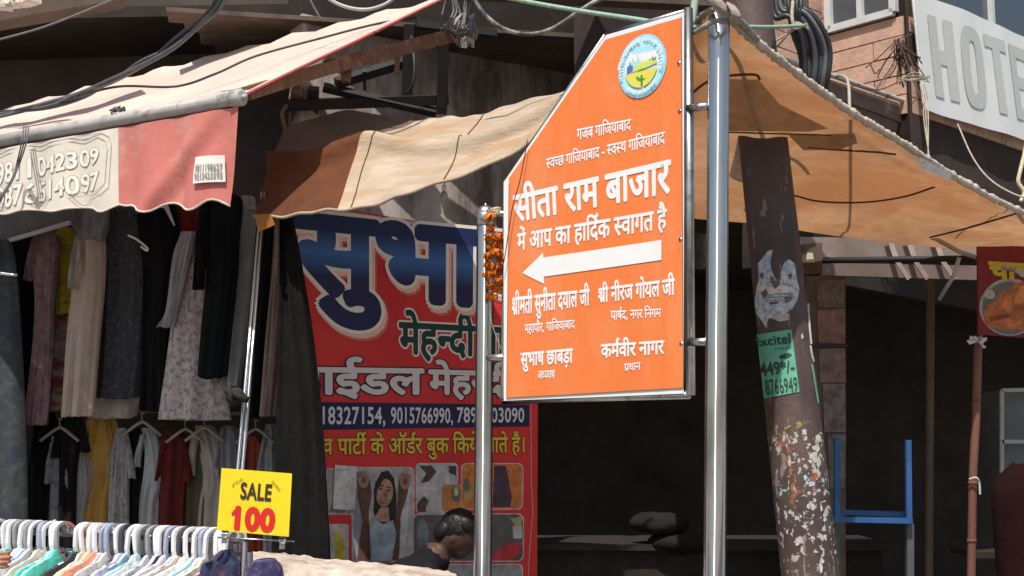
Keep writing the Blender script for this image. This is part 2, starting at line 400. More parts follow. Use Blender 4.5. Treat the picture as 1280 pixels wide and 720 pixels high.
for txt, tl, tr_, bl, br in (('9811042309', (-7, 202), (126, 184), (-26, 231), (125, 203)), ('9876514097', (-7, 237), (124, 214), (-28, 262), (123, 240))):
    # corners: top-left, top-right, bottom-left, bottom-right
    tl = (tl[0], tl[1]); f = boxfn(vpl, (tl[0], 205 if txt[1] == '8' and txt[2] == '1' else 236), (126, 184 if txt[2] == '1' else 214), (tl[0], 231 if txt[2] == '1' else 262), (126, 203 if txt[2] == '1' else 236))
    text_mesh(txt, f, .045, .003, 'lettering', paint((.42, .38, .33), .8), aw)
    text_mesh(txt, f, .018, .0045, 'lettering', wt, aw)
def stroke_px(pl, pts, r, name, m, par, off=.004):
    mb = MB(); mb.tube([pl(x, y, off) for x, y in pts], r, 4); return mb.build(name, m, par)
def frame_px(d): return [(-58, 200+d*.9), (60, 178+d*1.0), (128-d, 166+d), (138-d, 171+d), (141-d, 182+d), (139-d, 235-d), (130-d, 243-d*.8), (60, 251-d), (-58, 267-d)]
for d in (0, 5): stroke_px(vpl, frame_px(d), .0016, 'printed_border', paint((.4, .37, .33), .8), aw)
tagp = [(247, 197), (281, 194), (280, 227), (248, 231)]
mb = MB(); mb.grid([[vpl(lerp(247, 281, j/8), lerp(lerp(197, 194, j/8), lerp(231, 227, j/8), i/4), .018) for j in range(9)] for i in range(5)]); mb.build('paper_tag', paint((.72, .68, .62)), aw)
for yy in (205, 212):
    pass
text_mesh('9811198627', boxfn(vpl, (249, 207), (279, 205), (249, 216), (279, 213)), .03, .022, 'lettering', gr_, aw)
text_mesh('9212433595', boxfn(vpl, (249, 218), (279, 215), (249, 226), (279, 223)), .03, .022, 'lettering', gr_, aw)
# cord tied round the tube
mb = MB()
for k in range(3):
    mb.tube(spline([P(30+k*3, 158, 6.62), P(27+k*3, 178, 6.5), P(22+k*2, 200, 6.6), P(14+k, 225, 6.6), P(-4+k*2, 252, 6.6)], 5), .004, 5)
mb.build('tie_cord', M['cable_grey'], aw, True)
mb = MB()
for k in range(7): mb.tube(spline([P(137+R.uniform(0, 22), 138+R.uniform(-4, 2), 6.38), P(148+R.uniform(-9, 9), 133+R.uniform(0, 4), 6.36), P(137+R.uniform(0, 22), 144-R.uniform(0, 6), 6.38)], 4), .006, 5)
mb.build('tie_cord', M['cable_grey'], aw, True)
# beam below the side of the cloth
bm_ = thing('awning_arm', P(310, 116, 6.1), 'rusty brown arm sloping up under the side edge of the pink awning', 'beam')
mb = MB(); mb.beam(P(308, 117, 6.1), P(420, 82, 6.75), .05, .07); mb.build('wooden_batten', M['wood'], bm_)
mb = MB(); mb.beam(P(410, 84, 6.72), P(590, 38, 7.85), .055, .085); mb.build('iron_tube', M['rust'], bm_)
mb = MB(); mb.beam(P(435, 72, 6.9), P(432, 102, 6.9), .05, .05); mb.build('bracket', M['rust'], bm_)
mb = MB(); mb.beam(P(497, 72, 7.2), P(496, 92, 7.2), .035, .03); mb.build('bracket', M['rust'], bm_)
# crumpled plastic tied at the upper end
tg = thing('plastic_bundle', P(578, 42, 7.7), 'crumpled silvery plastic and cords knotted round the top end of the awning arm', 'bundle')
mb = MB()
for k in range(26):
    c = P(576+R.gauss(0, 14), 40+R.gauss(0, 11), 7.65+R.uniform(-.1, .1)); s_ = R.uniform(.02, .05)
    vs = [c+Vector((R.uniform(-1, 1), R.uniform(-1, 1), R.uniform(-1, 1)))*s_ for _ in range(5)]; mb.add(vs, [(0, 1, 2), (0, 2, 3), (0, 3, 4), (1, 2, 4), (2, 3, 4)])
mb.build('crumpled_sheet', mat('clear_plastic', (.42, .40, .39), .22, var=.3, spec=.8), tg)
mb = MB()
for k in range(12):
    x = 560+R.uniform(-2, 40); mb.tube(spline([P(x, -6, 7.6), P(x+R.uniform(-8, 8), 15, 7.6), P(x+R.uniform(-12, 12), 32, 7.55), P(578+R.uniform(-16, 20), 45, 7.6)], 4), R.uniform(.005, .011), 5)
mb.build('cords', M['cable_grey'], tg, True)

# ------------------------------------------------------------------ middle tarpaulin
tp = thing('hanging_tarpaulin', P(500, 200, 6.6), 'cream tarpaulin, shaded side coloured rust brown, slung between the shopfront and the orange sign', 'tarpaulin')
cols = [[(355, 160, 7.1), (338, 205, 6.75), (318, 268, 6.35)],
        [(440, 139, 7.35), (395, 194, 6.8), (370, 269, 6.25)],
        [(520, 149, 7.3), (454, 183, 6.75), (421, 263, 6.15)],
        [(560, 147, 7.2), (500, 187, 6.6), (480, 251, 6.05)],
        [(600, 141, 7.1), (570, 184, 6.5), (545, 232, 5.95)],
        [(650, 129, 7.0), (640, 168, 6.3), (640, 190, 5.85)],
        [(720, 108, 6.8), (722, 122, 6.1), (725, 136, 5.6)]]
rows = [[P(*c[r]) for c in cols] for r in range(3)]
# bring the ridge forward as a soft roll
def tpf(v, i, j):
    v = v.copy(); a = math.exp(-((i-.5-.04*math.sin(j*11))/.08)**2); v.y -= .13*a; v.z += .03*a
    v.z += .005*math.sin(j*52+i*5)*(1-a)+.010*math.sin(j*17-i*9); return v
def part_grid(c0, c1): 
    full = patch(rows, 10, 12, tpf); return [r[c0*10:c1*10+1] for r in full]
M['shaded_rust_cloth'] = mat('shaded_rust_tarp', (.15, .05, .02), .85, var=.22, scale=3, bump=.3, bscale=25, trans=.3, tcol=(1.0, .5, .3), dirt=(.09, .04, .022), dscale=2, damt=.5)  # awning shade on the left of the cloth, put into a rust colour
M['cream_cloth'] = mat('cream_tarp', (.48, .38, .285), .9, var=.3, scale=4, bump=.3, bscale=25, trans=.15, dirt=(.40, .26, .15), dscale=2.4, damt=.7, stretch=(.6, 1, 2.5))
lp = part_grid(0, 2); mb = MB(); mb.grid(lp[11:]); mb.build('shaded_rust_panel', M['shaded_rust_cloth'], tp, True)
mb = MB(); mb.grid(lp[:12]); mb.build('shaded_upper_panel', mat('shaded_grey_brown_tarp', (.13, .085, .068), .9, var=.3, scale=3, bump=.3, bscale=25), tp, True)  # shadow on the upper left of the same cloth, painted as darker colour
mb = MB(); mb.grid(part_grid(2, 6)); mb.build('cream_panel', M['cream_cloth'], tp, True)
fg = patch(rows, 10, 12, tpf)
for c in (23, 41): mb = MB(); mb.tube([r[c]+Vector((0, -.006, .004)) for r in fg], .0025, 5); mb.build('seam', cloth((.12, .09, .07)), tp, True)
mb = MB(); mb.tube([v+Vector((0, -.004, 0)) for v in fg[-1]], .008, 6); mb.build('hem', cloth((.4, .3, .22)), tp, True)
mb = MB(); g0 = P(318, 268, 6.34)
mb.grid([[P(318+14*u+3*v, 268+v*14-4*v*u, 6.34-.05*u) for u in (0, .35, .7, 1, 1.5)] for v in (0, .5, 1, 1.6)]); mb.build('torn_corner', cloth((.40, .17, .05)), tp, True)
mb = MB(); mb.tube([P(357, 163, 7.1), P(352, 142, 7.2), P(358, 132, 7.3)], .012, 6); mb.build('stick', M['wood'], tp)

# ------------------------------------------------------------------ big tarpaulin on the right, seen from below
tr = thing('shade_tarpaulin', P(1050, 220, 6.3), 'large orange brown tarpaulin tied to the tall steel pole above the right stalls', 'tarpaulin')
cols = [[(795, 100, 5.6), (800, 128, 6.0), (805, 168, 6.3), (810, 210, 6.9), (815, 262, 7.6)],
        [(855, 48, 4.95), (852, 100, 5.4), (850, 166, 5.9), (850, 210, 6.7), (850, 270, 7.6)],
        [(893, 15, 4.52), (893, 85, 5.1), (893, 165, 5.7), (893, 215, 6.6), (893, 274, 7.6)],
        [(945, 52, 4.8), (940, 105, 5.2), (940, 166, 5.68), (945, 220, 6.6), (950, 280, 7.6)],
        [(1000, 94, 5.1), (990, 125, 5.35), (985, 167, 5.7), (995, 225, 6.6), (1008, 291, 7.6)],
        [(1060, 140, 5.4), (1050, 155, 5.55), (1045, 172, 5.8), (1050, 230, 6.7), (1060, 298, 7.65)],
        [(1125, 180, 5.75), (1120, 192, 5.9), (1118, 206, 6.1), (1120, 250, 6.9), (1125, 304, 7.7)],
        [(1200, 226, 6.15), (1197, 236, 6.3), (1194, 250, 6.55), (1195, 276, 7.1), (1200, 309, 7.8)],
        [(1285, 268, 6.6), (1285, 274, 6.8), (1285, 282, 7.0), (1285, 293, 7.3), (1290, 309, 7.9)],
        [(1420, 322, 7.4), (1420, 324, 7.5), (1420, 326, 7.6), (1420, 329, 7.8), (1420, 333, 8.2)]]
rows = [[P(*c[r]) for c in cols] for r in range(5)]
def trf(v, i, j):
    v = v.copy(); v.z += .030*math.sin(j*24+i*4)*math.sin(math.pi*i)+.008*math.sin(i*21+j*12)-.012*math.exp(-((i-.5)/.02)**2); return v
M['tarp'] = mat('orange_brown_tarp', (.48, .345, .235), .9, var=.32, scale=2.5, bump=.2, bscale=25, trans=.5, tcol=(1, .74, .55), dirt=(.38, .22, .12), dscale=1.6, damt=.8)
tgx = patch(rows, 7, 7, trf)
mb = MB(); mb.grid(tgx); trp = mb.build('tarpaulin_sheet', M['tarp'], tr, True)
hit_t = hitter(trp)
def rough_tube(pts, r, jit, n=8): 
    mb = MB(); mb.tube(pts, [r*(1+R.uniform(-jit, jit)) for _ in pts], n); return mb
fe = [v+Vector((0, -.012, 0)) for v in tgx[0]]
sub = []
for i in range(len(fe)-1):
    for k in range(4): sub.append(lerp(fe[i], fe[i+1], k/4)+Vector((0, R.uniform(-.002, .002), R.uniform(-.003, .003))))
k0 = [i for i, v in enumerate(sub) if v.x > P(893, 15, 4.52).x][0]
rough_tube(sub[k0:], .018, .25, 8).build('rolled_hem', mat('rolled_pale_hem', (.52, .44, .36), .95, var=.3, scale=22, bump=.5), tr, True)
rough_tube(sub[:k0], .010, .2, 8).build('rolled_hem', cloth((.3, .24, .18)), tr, True)
def on(h, pts, n=6, off=.004):
    out = []
    for v in spline([Vector((x, y, 0)) for x, y in pts], n):
        q = h(v.x, v.y, off)
        if q is not None: out.append(q)
    return out
for pts, r in (([(991, 243), (1025, 251), (1080, 252), (1130, 245), (1168, 233)], .006), ([(1162, 296), (1210, 284), (1270, 266)], .006), ([(864, 118), (880, 104), (900, 95), (942, 92), (950, 98)], .006), ([(1010, 183), (1040, 186), (1090, 189), (1120, 192)], .005), ([(905, 164), (960, 166), (1040, 168)], .004)):
    q = on(hit_t, pts); mb = MB(); mb.tube(q, r, 5); mb.build('seam', cloth((.10, .055, .035)), tr, True)
def decal(h, name, poly, m, par, off=.004, step=3):
    """thin patch that follows a surface: outline in pixels, projected onto it"""
    xs = [p[0] for p in poly]; ys = [p[1] for p in poly]; mb = MB()
    tri = tessellate_polygon([[Vector((x, y, 0)) for x, y in poly]]); bm = bmesh.new(); vs = [bm.verts.new((x, y, 0)) for x, y in poly]
    for t in tri:
        try: bm.faces.new([vs[i] for i in t])
        except ValueError: pass
    for _ in range(3):
        L = [e for e in bm.edges if e.calc_length() > step*1.5]
        if not L: break
        bmesh.ops.subdivide_edges(bm, edges=L, cuts=1); bmesh.ops.triangulate(bm, faces=bm.faces)
    bm.verts.index_update(); ok = {}
    for v in bm.verts:
        q = h(v.co.x, v.co.y, off)
        if q is not None: ok[v.index] = q
    idx = {k: i for i, k in enumerate(ok)}
    mb.add(list(ok.values()), [tuple(idx[v.index] for v in f.verts) for f in bm.faces if all(v.index in ok for v in f.verts)]); bm.free()
    return mb.build(name, m, par, True)
decal(hit_t, 'patch', [(985, 168), (1068, 166), (1072, 178), (1050, 186), (1004, 187)], cloth((.42, .27, .15), trans=.25), tr)
decal(hit_t, 'patch', [(895, 98), (948, 99), (975, 130), (1035, 160), (1010, 164), (900, 163)], cloth((.46, .29, .17), trans=.35), tr, .003)
# knot of cloth at the pole top
mb = MB(); 
mb.tube(spline([P(876, -30, 4.5), P(884, -8, 4.42), P(900, 8, 4.38), P(916, 22, 4.42), P(930, 32, 4.6), P(946, 50, 4.75)], 6), [.026, .012], 10, jit=.12)
for k in range(5): mb.tube(spline([P(909+k*2, 4+k, 4.37), P(916+k*2, 15+k, 4.33), P(915+k*2, 30, 4.36)], 4), .007, 6)
mb.tube(spline([P(868, 41, 4.6), P(880, 34, 4.45), P(895, 26, 4.42), P(910, 28, 4.4)], 5), .010, 7, jit=.2)
mb.build('knotted_corner', mat('grimy_knot_cloth', (.33, .28, .24), .95, var=.35, scale=25, bump=.5), tr, True)
mb = MB(); mb.grid([[P(1149+u*40, 196+u*19+v*(14-6*u)+(v*u*4), 5.75+.25*u) for u in (0, .25, .5, .75, 1)] for v in (0, .5, 1)]); mb.build('turned_flap', cloth((.33, .30, .29)), tr, True)

# ------------------------------------------------------------------ chrome poles and the orange sign
ANI = 0.0
d1 = Vector((-.679, .734, 0)); spl = VPlane(893, 4.5, -.679, .734)
n_ = M['steel'].node_tree; b_ = n_.nodes['Principled BSDF']; b_.inputs['Roughness'].default_value = .10   # worn polish: sharp reflections under a scuffed, matt sheen
g_ = n_.nodes.new('ShaderNodeBsdfAnisotropic'); g_.inputs['Roughness'].default_value = .46; g_.inputs['Color'].default_value = (.80, .79, .77, 1)
x_ = n_.nodes.new('ShaderNodeMixShader'); tn = n_.nodes.new('ShaderNodeTangent'); tn.direction_type = 'RADIAL'; tn.axis = 'Z'; n_.links.new(tn.outputs[0], g_.inputs['Tangent']); g_.inputs['Anisotropy'].default_value = .9; g_.inputs['Rotation'].default_value = ANI
x_.inputs[0].default_value = .5
n_.links.new(b_.outputs[0], x_.inputs[1]); n_.links.new(g_.outputs[0], x_.inputs[2]); n_.links.new(x_.outputs[0], n_.nodes['Material Output'].inputs[0])
def chrome_pole(top, bot, Y, r, label, cap):
    p, q = P(*top, Y), P(*bot, Y); d = (q-p); q = p+d*(p.z/(p.z-q.z)); t = thing('steel_pole', q, label, 'pole', 'steel poles carrying the orange sign')
    n = 24; pts = [lerp(q, p, k/n)+Vector((R.uniform(-.0006, .0006), 0, 0)) for k in range(n+1)]
    mb = MB(); mb.tube(pts, r, 32); mb.build('tube', M['steel'], t, True)
    mb = MB(); mb.tube([q, q+Vector((0, 0, .012))], r*2.2, 24); mb.build('base_plate', M['steel_dull'], t)
    if cap:
        mb = MB(); mb.tube([p-Vector((0, 0, .05)), p+Vector((0, 0, .0)), p+Vector((0, 0, .006))], [r*1.12, r*1.12, r*1.0], 24); mb.ball(p+Vector((0, 0, .006)), (r*1.08, r*1.08, r*.9), 20, 12)
        mb.tube([p+Vector((0, 0, r*.8)), p+Vector((0, 0, r*1.35))], [.008, .003], 8); mb.build('cap', M['steel_dull'], t, True)
    return t
chrome_pole((899, 20), (893, 720), 4.5, .040, 'tall polished steel pole right of the orange sign, holding up the tarpaulin corner', False)
chrome_pole((607, 268), (603, 720), 5.43, .039, 'shorter polished steel pole left of the orange sign with a domed cap', True)
sg = thing('market_sign', spl(745, 495), 'orange market signboard with white Hindi lettering, arrow and round emblem in a steel frame', 'sign')
U = Vector((.679, -.734, 0)); sN = spl.n
fm = M['steel_dull']
tube_part(sg, 'frame_bar', [spl(858, 10, -.01), spl(861, 494, -.01)], .0185, fm, 14)
tube_part(sg, 'frame_bar', [spl(856, 15, 0), spl(757, 43, 0)], .011, fm, 10)
tube_part(sg, 'frame_bar', [spl(757, 43, 0), spl(632, 226, 0)], .008, fm, 10)
tube_part(sg, 'frame_bar', [spl(631, 226, -.005), spl(628, 500, -.005)], .012, fm, 10)
tube_part(sg, 'frame_bar', [spl(628, 501, -.006), spl(861, 494, -.006)], .014, fm, 12)
for a, b in (((860, 135), (884, 133)), ((861, 428), (884, 427)), ((608, 264), (632, 268)), ((607, 447), (630, 447))):
    r_ = .0145 if a[0] > 800 else .014
    tube_part(sg, 'connector', [spl(*a), spl(*b)], r_, fm, 12)
# flex face: white sheet with the orange print
def sdisp(p):
    s = (p-spl.o).dot(spl.d); z = p.z
    e = -s                                        # metres left of the right pole
    return .0018*math.sin(e*5+z)+.0025*math.exp(-((e-.175-.01*z)/.03)**2)
spl2 = VPlane(893, 4.5, -.679, .734); spl2.o = spl.o+spl.n*.018; spl2.disp = sdisp
def sheet(poly_px, nx, ny, off):
    """poly: left/right x by row with top/bottom y by column -> grid over the five sided face"""
    def ytop(x): 
        return 226-(x-632)/(757-632)*(226-45) if x < 757 else 45-(x-757)/(853-757)*(45-17)
    (xl, xr, pad) = poly_px; g = []
    for i in range(ny+1):
        t = i/ny; row = []
        for j in range(nx+1):
            x = xl+(xr-xl)*j/nx; y0 = ytop(x)+pad*1.3; y1 = 499-(x-628)*.040-pad*2.0; y = y0+(y1-y0)*t
            row.append(spl2(x, y, off))
        g.append(row)
    return g
mb = MB(); mb.grid(sheet((630, 855, -1), 60, 40, 0)); mb.build('flex_sheet', M['white_flex'], sg, True)
def poly_grid(pl, pts_top, pts_bot, nx, ny, off):
    g = []
    for i in range(ny+1):
        g.append([pl(*(lerp(Vector(pts_top(j/nx)), Vector(pts_bot(j/nx)), i/ny)), off) for j in range(nx+1)])
    return g
def otop(u):
    x = 637+(852-637)*u
    return (x, (226-(x-632)/125*181+4) if x < 757 else (45-(x-757)/96*28+4.5))
def obot(u):
    x = 634+(855-634)*u; return (x, 497.5-(x-634)*.055)
M['orange'] = mat('orange_flex_print', (.84, .205, .05), .5, var=.07, scale=2.5, spec=.4, dirt=(.80, .26, .10), dscale=1.6, damt=.5, stretch=(1.5, 1.5, .5))
mb = MB(); mb.grid(poly_grid(spl2, otop, obot, 80, 50, .002)); face = mb.build('orange_print', M['orange'], sg, True)
for a, b in (((634, 497.5), (855, 485)), ((852, 21), (855, 485)), ((637, 230), (634, 497.5))):
    mb = MB(); pts = [(lerp(a[0], b[0], k/24), lerp(a[1], b[1], k/24)) for k in range(25)]; mb.tube([spl2(x, y, .0025) for x, y in pts], .0016, 4); mb.build('border_line', paint((.20, .10, .06)), sg)
WH = mat('white_print', (.82, .81, .80), .5, var=.02)
lines = [('गजब गाजियाबाद', (722, 162), (789, 149), (722, 175), (789, 162), .022),
 ('स्वच्छ गाजियाबाद - स्वस्थ गाजियाबाद', (684, 199), (832, 165), (684, 211), (832, 179), .022),
 ('सीता राम बाजार', (643, 246), (838, 201), (645, 277), (838, 240), .035),
 ('में आप का हार्दिक स्वागत है', (648, 293), (834, 262), (648, 313), (834, 285), .030),
 ('श्रीमती सुनीता दयाल जी', (641, 373), (737, 362), (641, 394), (737, 381), .035),
 ('महापौर, गाजियाबाद', (657, 406), (719, 400), (657, 417), (719, 410), .02),
 ('श्री नीरज गोयल जी', (748, 361), (844, 349), (748, 378), (844, 368), .035),
 ('पार्षद, नगर निगम', (764, 389), (827, 386), (764, 400), (827, 396), .02),
 ('सुभाष छाबड़ा', (652, 442), (716, 436), (652, 458), (716, 453), .035),
 ('अध्यक्ष', (673, 464), (694, 463), (673, 474), (694, 473), .02),
 ('कर्मवीर नागर', (752, 431), (831, 426), (752, 447), (831, 442), .035),
 ('प्रधान', (781, 455), (801, 453), (781, 464), (801, 462), .02)]
for t, a, b, c, d, o_ in lines: text_mesh(t, boxfn(spl2, a, b, c, d), o_*.8, .0036, 'lettering', WH, sg)
def print_poly(pts, m, par, off, name): 
    d = spl2; mb = MB(); n = len(pts); tri = tessellate_polygon([[Vector((x, y, 0)) for x, y in pts]])
    mb.add([d(x, y, off) for x, y in pts], [tuple(t) for t in tri]); return mb.build(name, m, par)
mb = MB()
mb.grid([[spl2(lerp(680, 828, j/20), lerp(lerp(322, 300, j/20), lerp(346, 325, j/20), i), .0042) for j in range(21)] for i in (0, .5, 1)])
mb.add([spl2(x, y, .0042) for x, y in ((680, 316), (654, 341.5), (681, 355))], [(0, 1, 2)])
mb.build('arrow', WH, sg)
# emblem
ec = spl(807, 84); ER = .126
def em(u, v, w): 
    p = ec+U*u*ER+Vector((0, 0, v*ER)); return p+sN*(w+.0185+sdisp(p))
def disc(pts, col, w, name='emblem_print'):
    mb = MB(); tri = tessellate_polygon([[Vector((x, y, 0)) for x, y in pts]]); mb.add([em(x, y, w) for x, y in pts], [tuple(t) for t in tri]); return mb
emb = MB().build('emblem', None, sg) if False else None
el = [((.30, .66, .82), ell(0, 0, 1, 1, 40)), ((.42, .76, .88), ell(0, 0, .93, .93, 40)), ((.80, .80, .80), ell(0, 0, .69, .69, 36)),
      ((.86, .66, .48), ell(.12, .12, .26, .26, 20)), ((.42, .68, .72), [(-.55, .0), (-.52, .2), (-.4, .22), (-.38, .38), (-.3, .22), (-.2, .2), (-.15, .42), (-.08, .2), (.1, .16), (.1, 0)]),
      ((.10, .18, .42), [(-.62, -.12), (-.6, .1), (-.5, .12), (-.5, .26), (-.44, .12), (-.36, .08), (-.36, -.1)]),
      ((.62, .68, .12), [(-.4, -.12), (-.2, .05), (.1, .14), (.4, .12), (.62, .08), (.64, -.05), (.3, -.08), (0, -.12)]),
      ((.16, .34, .06), [(.3, .05), (.32, .16), (.4, .1), (.46, .2), (.54, .12), (.6, .18), (.62, .06)]),
      ((.30, .50, .55), [(-.66, -.16), (-.2, -.14), (.3, -.06), (.66, -.02), (.66, -.06), (.3, -.10), (-.2, -.18), (-.64, -.2)]),
      ((.78, .70, .10), [(.68*math.cos(math.radians(a)), .68*math.sin(math.radians(a))) for a in range(-165, -14, 10)]),
      ((.06, .34, .05), ell(.02, -.30, .24, .20, 16)), ((.05, .25, .04), [(-.02, -.3), (.06, -.3), (.06, -.64), (-.02, -.64)])]
mb = MB(); mats = []
for k, (col, pts) in enumerate(el):
    mats.append(paint(col, .5)); mb.mi = k; tri = tessellate_polygon([[Vector((x, y, 0)) for x, y in pts]]); mb.add([em(x, y, .0045+.0006*k) for x, y in pts], [tuple(t) for t in tri])
emo = mb.build('emblem', mats, sg)
def arcfn(a0, a1, r0, r1):
    def f(u, v, w): 
        a = math.radians(a0+(a1-a0)*u); r = r0+(r1-r0)*v; return em(r*math.cos(a), r*math.sin(a), w)
    return f
text_mesh('गाजियाबाद नगर निगम', arcfn(200, -20, .76, .90), .02, .0120, 'lettering', WH, emo)
text_mesh('स्वच्छ गाजियाबाद', arcfn(225, 315, .90, .77), .02, .0120, 'lettering', WH, emo)
# loose cord over the sign face
mb = MB(); mb.tube(spline([spl(668, 176, .04), spl(660, 225, .045), spl(650, 262, .045), spl(641, 320, .045), spl(634, 345, .04)], 6), .0022, 5); mb.build('thread', M['rope_pale'] if 0 else cloth((.12, .03, .02)), sg, True)
for x, y in ((856, 80), (857, 140), (858, 300), (859, 430)): 
    mb = MB(); mb.tube([spl(x-3, y, .012), spl(x-3, y, .022)], .008, 8); mb.build('rivet', M['steel_dull'], sg, True)
# marigold garland on the left pole
ga = thing('marigold_garland', P(615, 270, 5.36), 'orange marigold garland hanging from the cap of the shorter steel pole', 'garland')
fl_m = [mat('marigold_petals', (.80, .26, .012), .85, var=.35, scale=60, bump=.6), mat('marigold_petals', (.62, .16, .01), .85, var=.35, scale=60, bump=.6)]
def flower(c, r):
    mb = MB(); 
    for k in range(26):
        a = R.uniform(0, 2*math.pi); z = R.uniform(-.75, .75); rr = math.sqrt(1-z*z); d = Vector((rr*math.cos(a), rr*math.sin(a), z*.8))
        p = c+d*r*.55; q = c+d*r*R.uniform(.9, 1.15); sd = d.orthogonal().normalized()*r*.33; s2 = d.cross(sd)
        mb.add([p-sd*.6, q-sd, q+sd+s2*.3, p+sd*.6, p+s2*.8, q+s2], [(0, 1, 2, 3), (4, 5, 1, 0), (3, 2, 5, 4)])
    mb.ball(c, r*.7, 8, 6); return mb.build('flower', R.choice(fl_m), ga)
for xs, y0, y1, st in ((612, 272, 381, 13.5), (623, 296, 372, 10.5)):
    y = y0
    while y <= y1:
        if not (xs == 623 and y > 352 and y < 358): flower(P(xs+R.uniform(-2.2, 2.2), y, 5.33+R.uniform(-.01, .01)), R.uniform(.020, .028))
        y += st*R.uniform(.75, 1.1)
mb = MB(); mb.tube([P(613, 262, 5.35), P(612, 383, 5.33)], .0025, 4); mb.tube([P(616, 264, 5.35), P(623, 300, 5.33), P(622, 376, 5.33)], .0025, 4); mb.tube(spline([P(612, 383, 5.34), P(615, 405, 5.34), P(627, 438, 5.34)], 4), .002, 4); mb.build('string', M['rope_pale'], ga)
mb = MB()
for k in range(9): mb.tube(spline([P(612+R.uniform(-3, 3), 266+R.uniform(-2, 4), 5.35), P(618+R.uniform(-2, 2), 262+R.uniform(-3, 6), 5.33), P(626+R.uniform(-3, 3), 266+R.uniform(-5, 5), 5.33)], 4), .006, 5)
mb.build('cloth_tie', mat('cream_rag', (.5, .38, .24), .9, var=.3, bump=.4), ga, True)

# ------------------------------------------------------------------ red henna banner
rpl = VPlane(370, 7.0, *FD)
rb = thing('henna_banner', rpl(520, 720), 'large red flex banner for bridal henna with blue Hindi headline, phone strip and photos', 'banner')
M['red_flex'] = mat('red_flex', (.66, .04, .04), .6, var=.12, scale=2, dirt=(.52, .025, .03), dscale=1.5)
def rdisp(p): s = (p-rpl.o).dot(rpl.d); return .008*math.sin(s*3+p.z)+.001*math.sin(s*9-p.z*3)
rpl.disp = rdisp
mb = MB(); mb.grid([[rpl(lerp(364, 672, j/30), lerp(lerp(250, 301, j/30), lerp(770, 760, j/30), i/30)) for j in range(31)] for i in range(31)]); mb.build('flex_sheet', M['red_flex'], rb, True)
mb = MB(); mb.grid([[rpl(lerp(380, 672, j/20), lerp(lerp(256, 301, j/20), lerp(259, 304, j/20), i), .003) for j in range(21)] for i in (0, 1)]); mb.build('top_border', paint((.6, .55, .5)), rb)
# navy gradient lettering
def navy():
    m = mat('navy_gradient_print', (.02, .035, .10), .5); n = m.node_tree; b = n.nodes['Principled BSDF']
    tc = n.nodes.new('ShaderNodeTexCoord'); sp = n.nodes.new('ShaderNodeSeparateXYZ'); n.links.new(tc.outputs['Object'], sp.inputs[0])
    cr_ = n.nodes.new('ShaderNodeValToRGB'); mr = n.nodes.new('ShaderNodeMapRange'); n.links.new(sp.outputs[2], mr.inputs[0])
    mr.inputs[1].default_value = rpl(480, 375).z; mr.inputs[2].default_value = rpl(480, 280).z; n.links.new(mr.outputs[0], cr_.inputs[0])
    e = cr_.color_ramp.elements; e[0].position = .25; e[0].color = (.016, .022, .085, 1); e[1].position = .85; e[1].color = (.016, .026, .10, 1)
    x = e.new(.56); x.color = (.05, .155, .42, 1); n.links.new(cr_.outputs[0], b.inputs['Base Color']); return m
NV = navy(); pink = paint((.82, .50, .42), .6); cream = paint((.82, .76, .70), .6)
f = boxfn(rpl, (369, 270), (668, 300), (369, 362), (668, 386))
text_mesh('सुभाष', f, .075, .003, 'lettering', paint((.62, .16, .12)), rb, shift=(.035, -.05))
text_mesh('सुभाष', f, .075, .005, 'lettering', pink, rb, shift=(.02, -.03))
text_mesh('सुभाष', f, .070, .007, 'lettering', cream, rb)
text_mesh('सुभाष', f, .040, .009, 'lettering', NV, rb)
f = boxfn(rpl, (500, 404), (593, 409), (500, 441), (593, 444))
text_mesh('मेहन्दी', f, .07, .003, 'lettering', cream, rb); text_mesh('मेहन्दी', f, .03, .005, 'lettering', paint((.02, .055, .045)), rb)
f = boxfn(rpl, (598, 409), (660, 413), (598, 444), (660, 447))
text_mesh('वाले', f, .07, .003, 'lettering', cream, rb); text_mesh('वाले', f, .03, .005, 'lettering', paint((.02, .055, .045)), rb)
for t, a, b, c, d in (('ब्राईडल', (363, 460), (528, 462), (363, 492), (528, 492)), ('मेहन्दी', (537, 463), (640, 466), (537, 492), (640, 493))):
    f = boxfn(rpl, a, b, c, d); text_mesh(t, f, .065, .003, 'lettering', paint((.04, .02, .03)), rb); text_mesh(t, f, .032, .005, 'lettering', paint((.66, .62, .62)), rb)
mb = MB(); mb.grid([[rpl(lerp(366, 661, j/20), lerp(lerp(502, 506, j/20), lerp(538, 533, j/20), i), .003) for j in range(21)] for i in (0, .5, 1)]); mb.build('phone_strip', paint((.02, .022, .075)), rb)
for t, x0, x1, y0, y1, o_ in (('9818327154,', 378, 482, 508, 530, .018), ('9015766990,', 488, 567, 509, 529, .018), ('7897203090', 571, 655, 509, 528, .018)):
    text_mesh(t, boxfn(rpl, (x0, y0), (x1, y0+1), (x0, y1), (x1, y1-.5)), o_, .006, 'lettering', paint((.66, .66, .70)), rb)
f = boxfn(rpl, (402, 549), (657, 547), (402, 568), (657, 565))
text_mesh('व पार्टी के ऑर्डर बुक किये जाते है।', f, .05, .003, 'lettering', paint((.06, .03, .01)), rb)
text_mesh('व पार्टी के ऑर्डर बुक किये जाते है।', f, .018, .005, 'lettering', paint((.66, .52, .06)), rb)
frm = (.62, .55, .55)
mb = MB(); mb.tube([rpl(x, y, .003) for x, y in ((663, 500), (664, 600), (666, 640), (662, 690), (661, 725))], .002, 4); mb.build('border_line', paint(frm), rb)
sk = (.36, .19, .13); bw_ = (.13, .065, .045)
def framed(x0, y0, x1, y1, r, bgc, extra, s=.0):
    picture(rpl, [(frm, rrect(x0-1.2, y0-1.2, x1+1.2, y1+1.2, r)), (bgc, rrect(x0, y0, x1, y1, r))]+extra, rb)
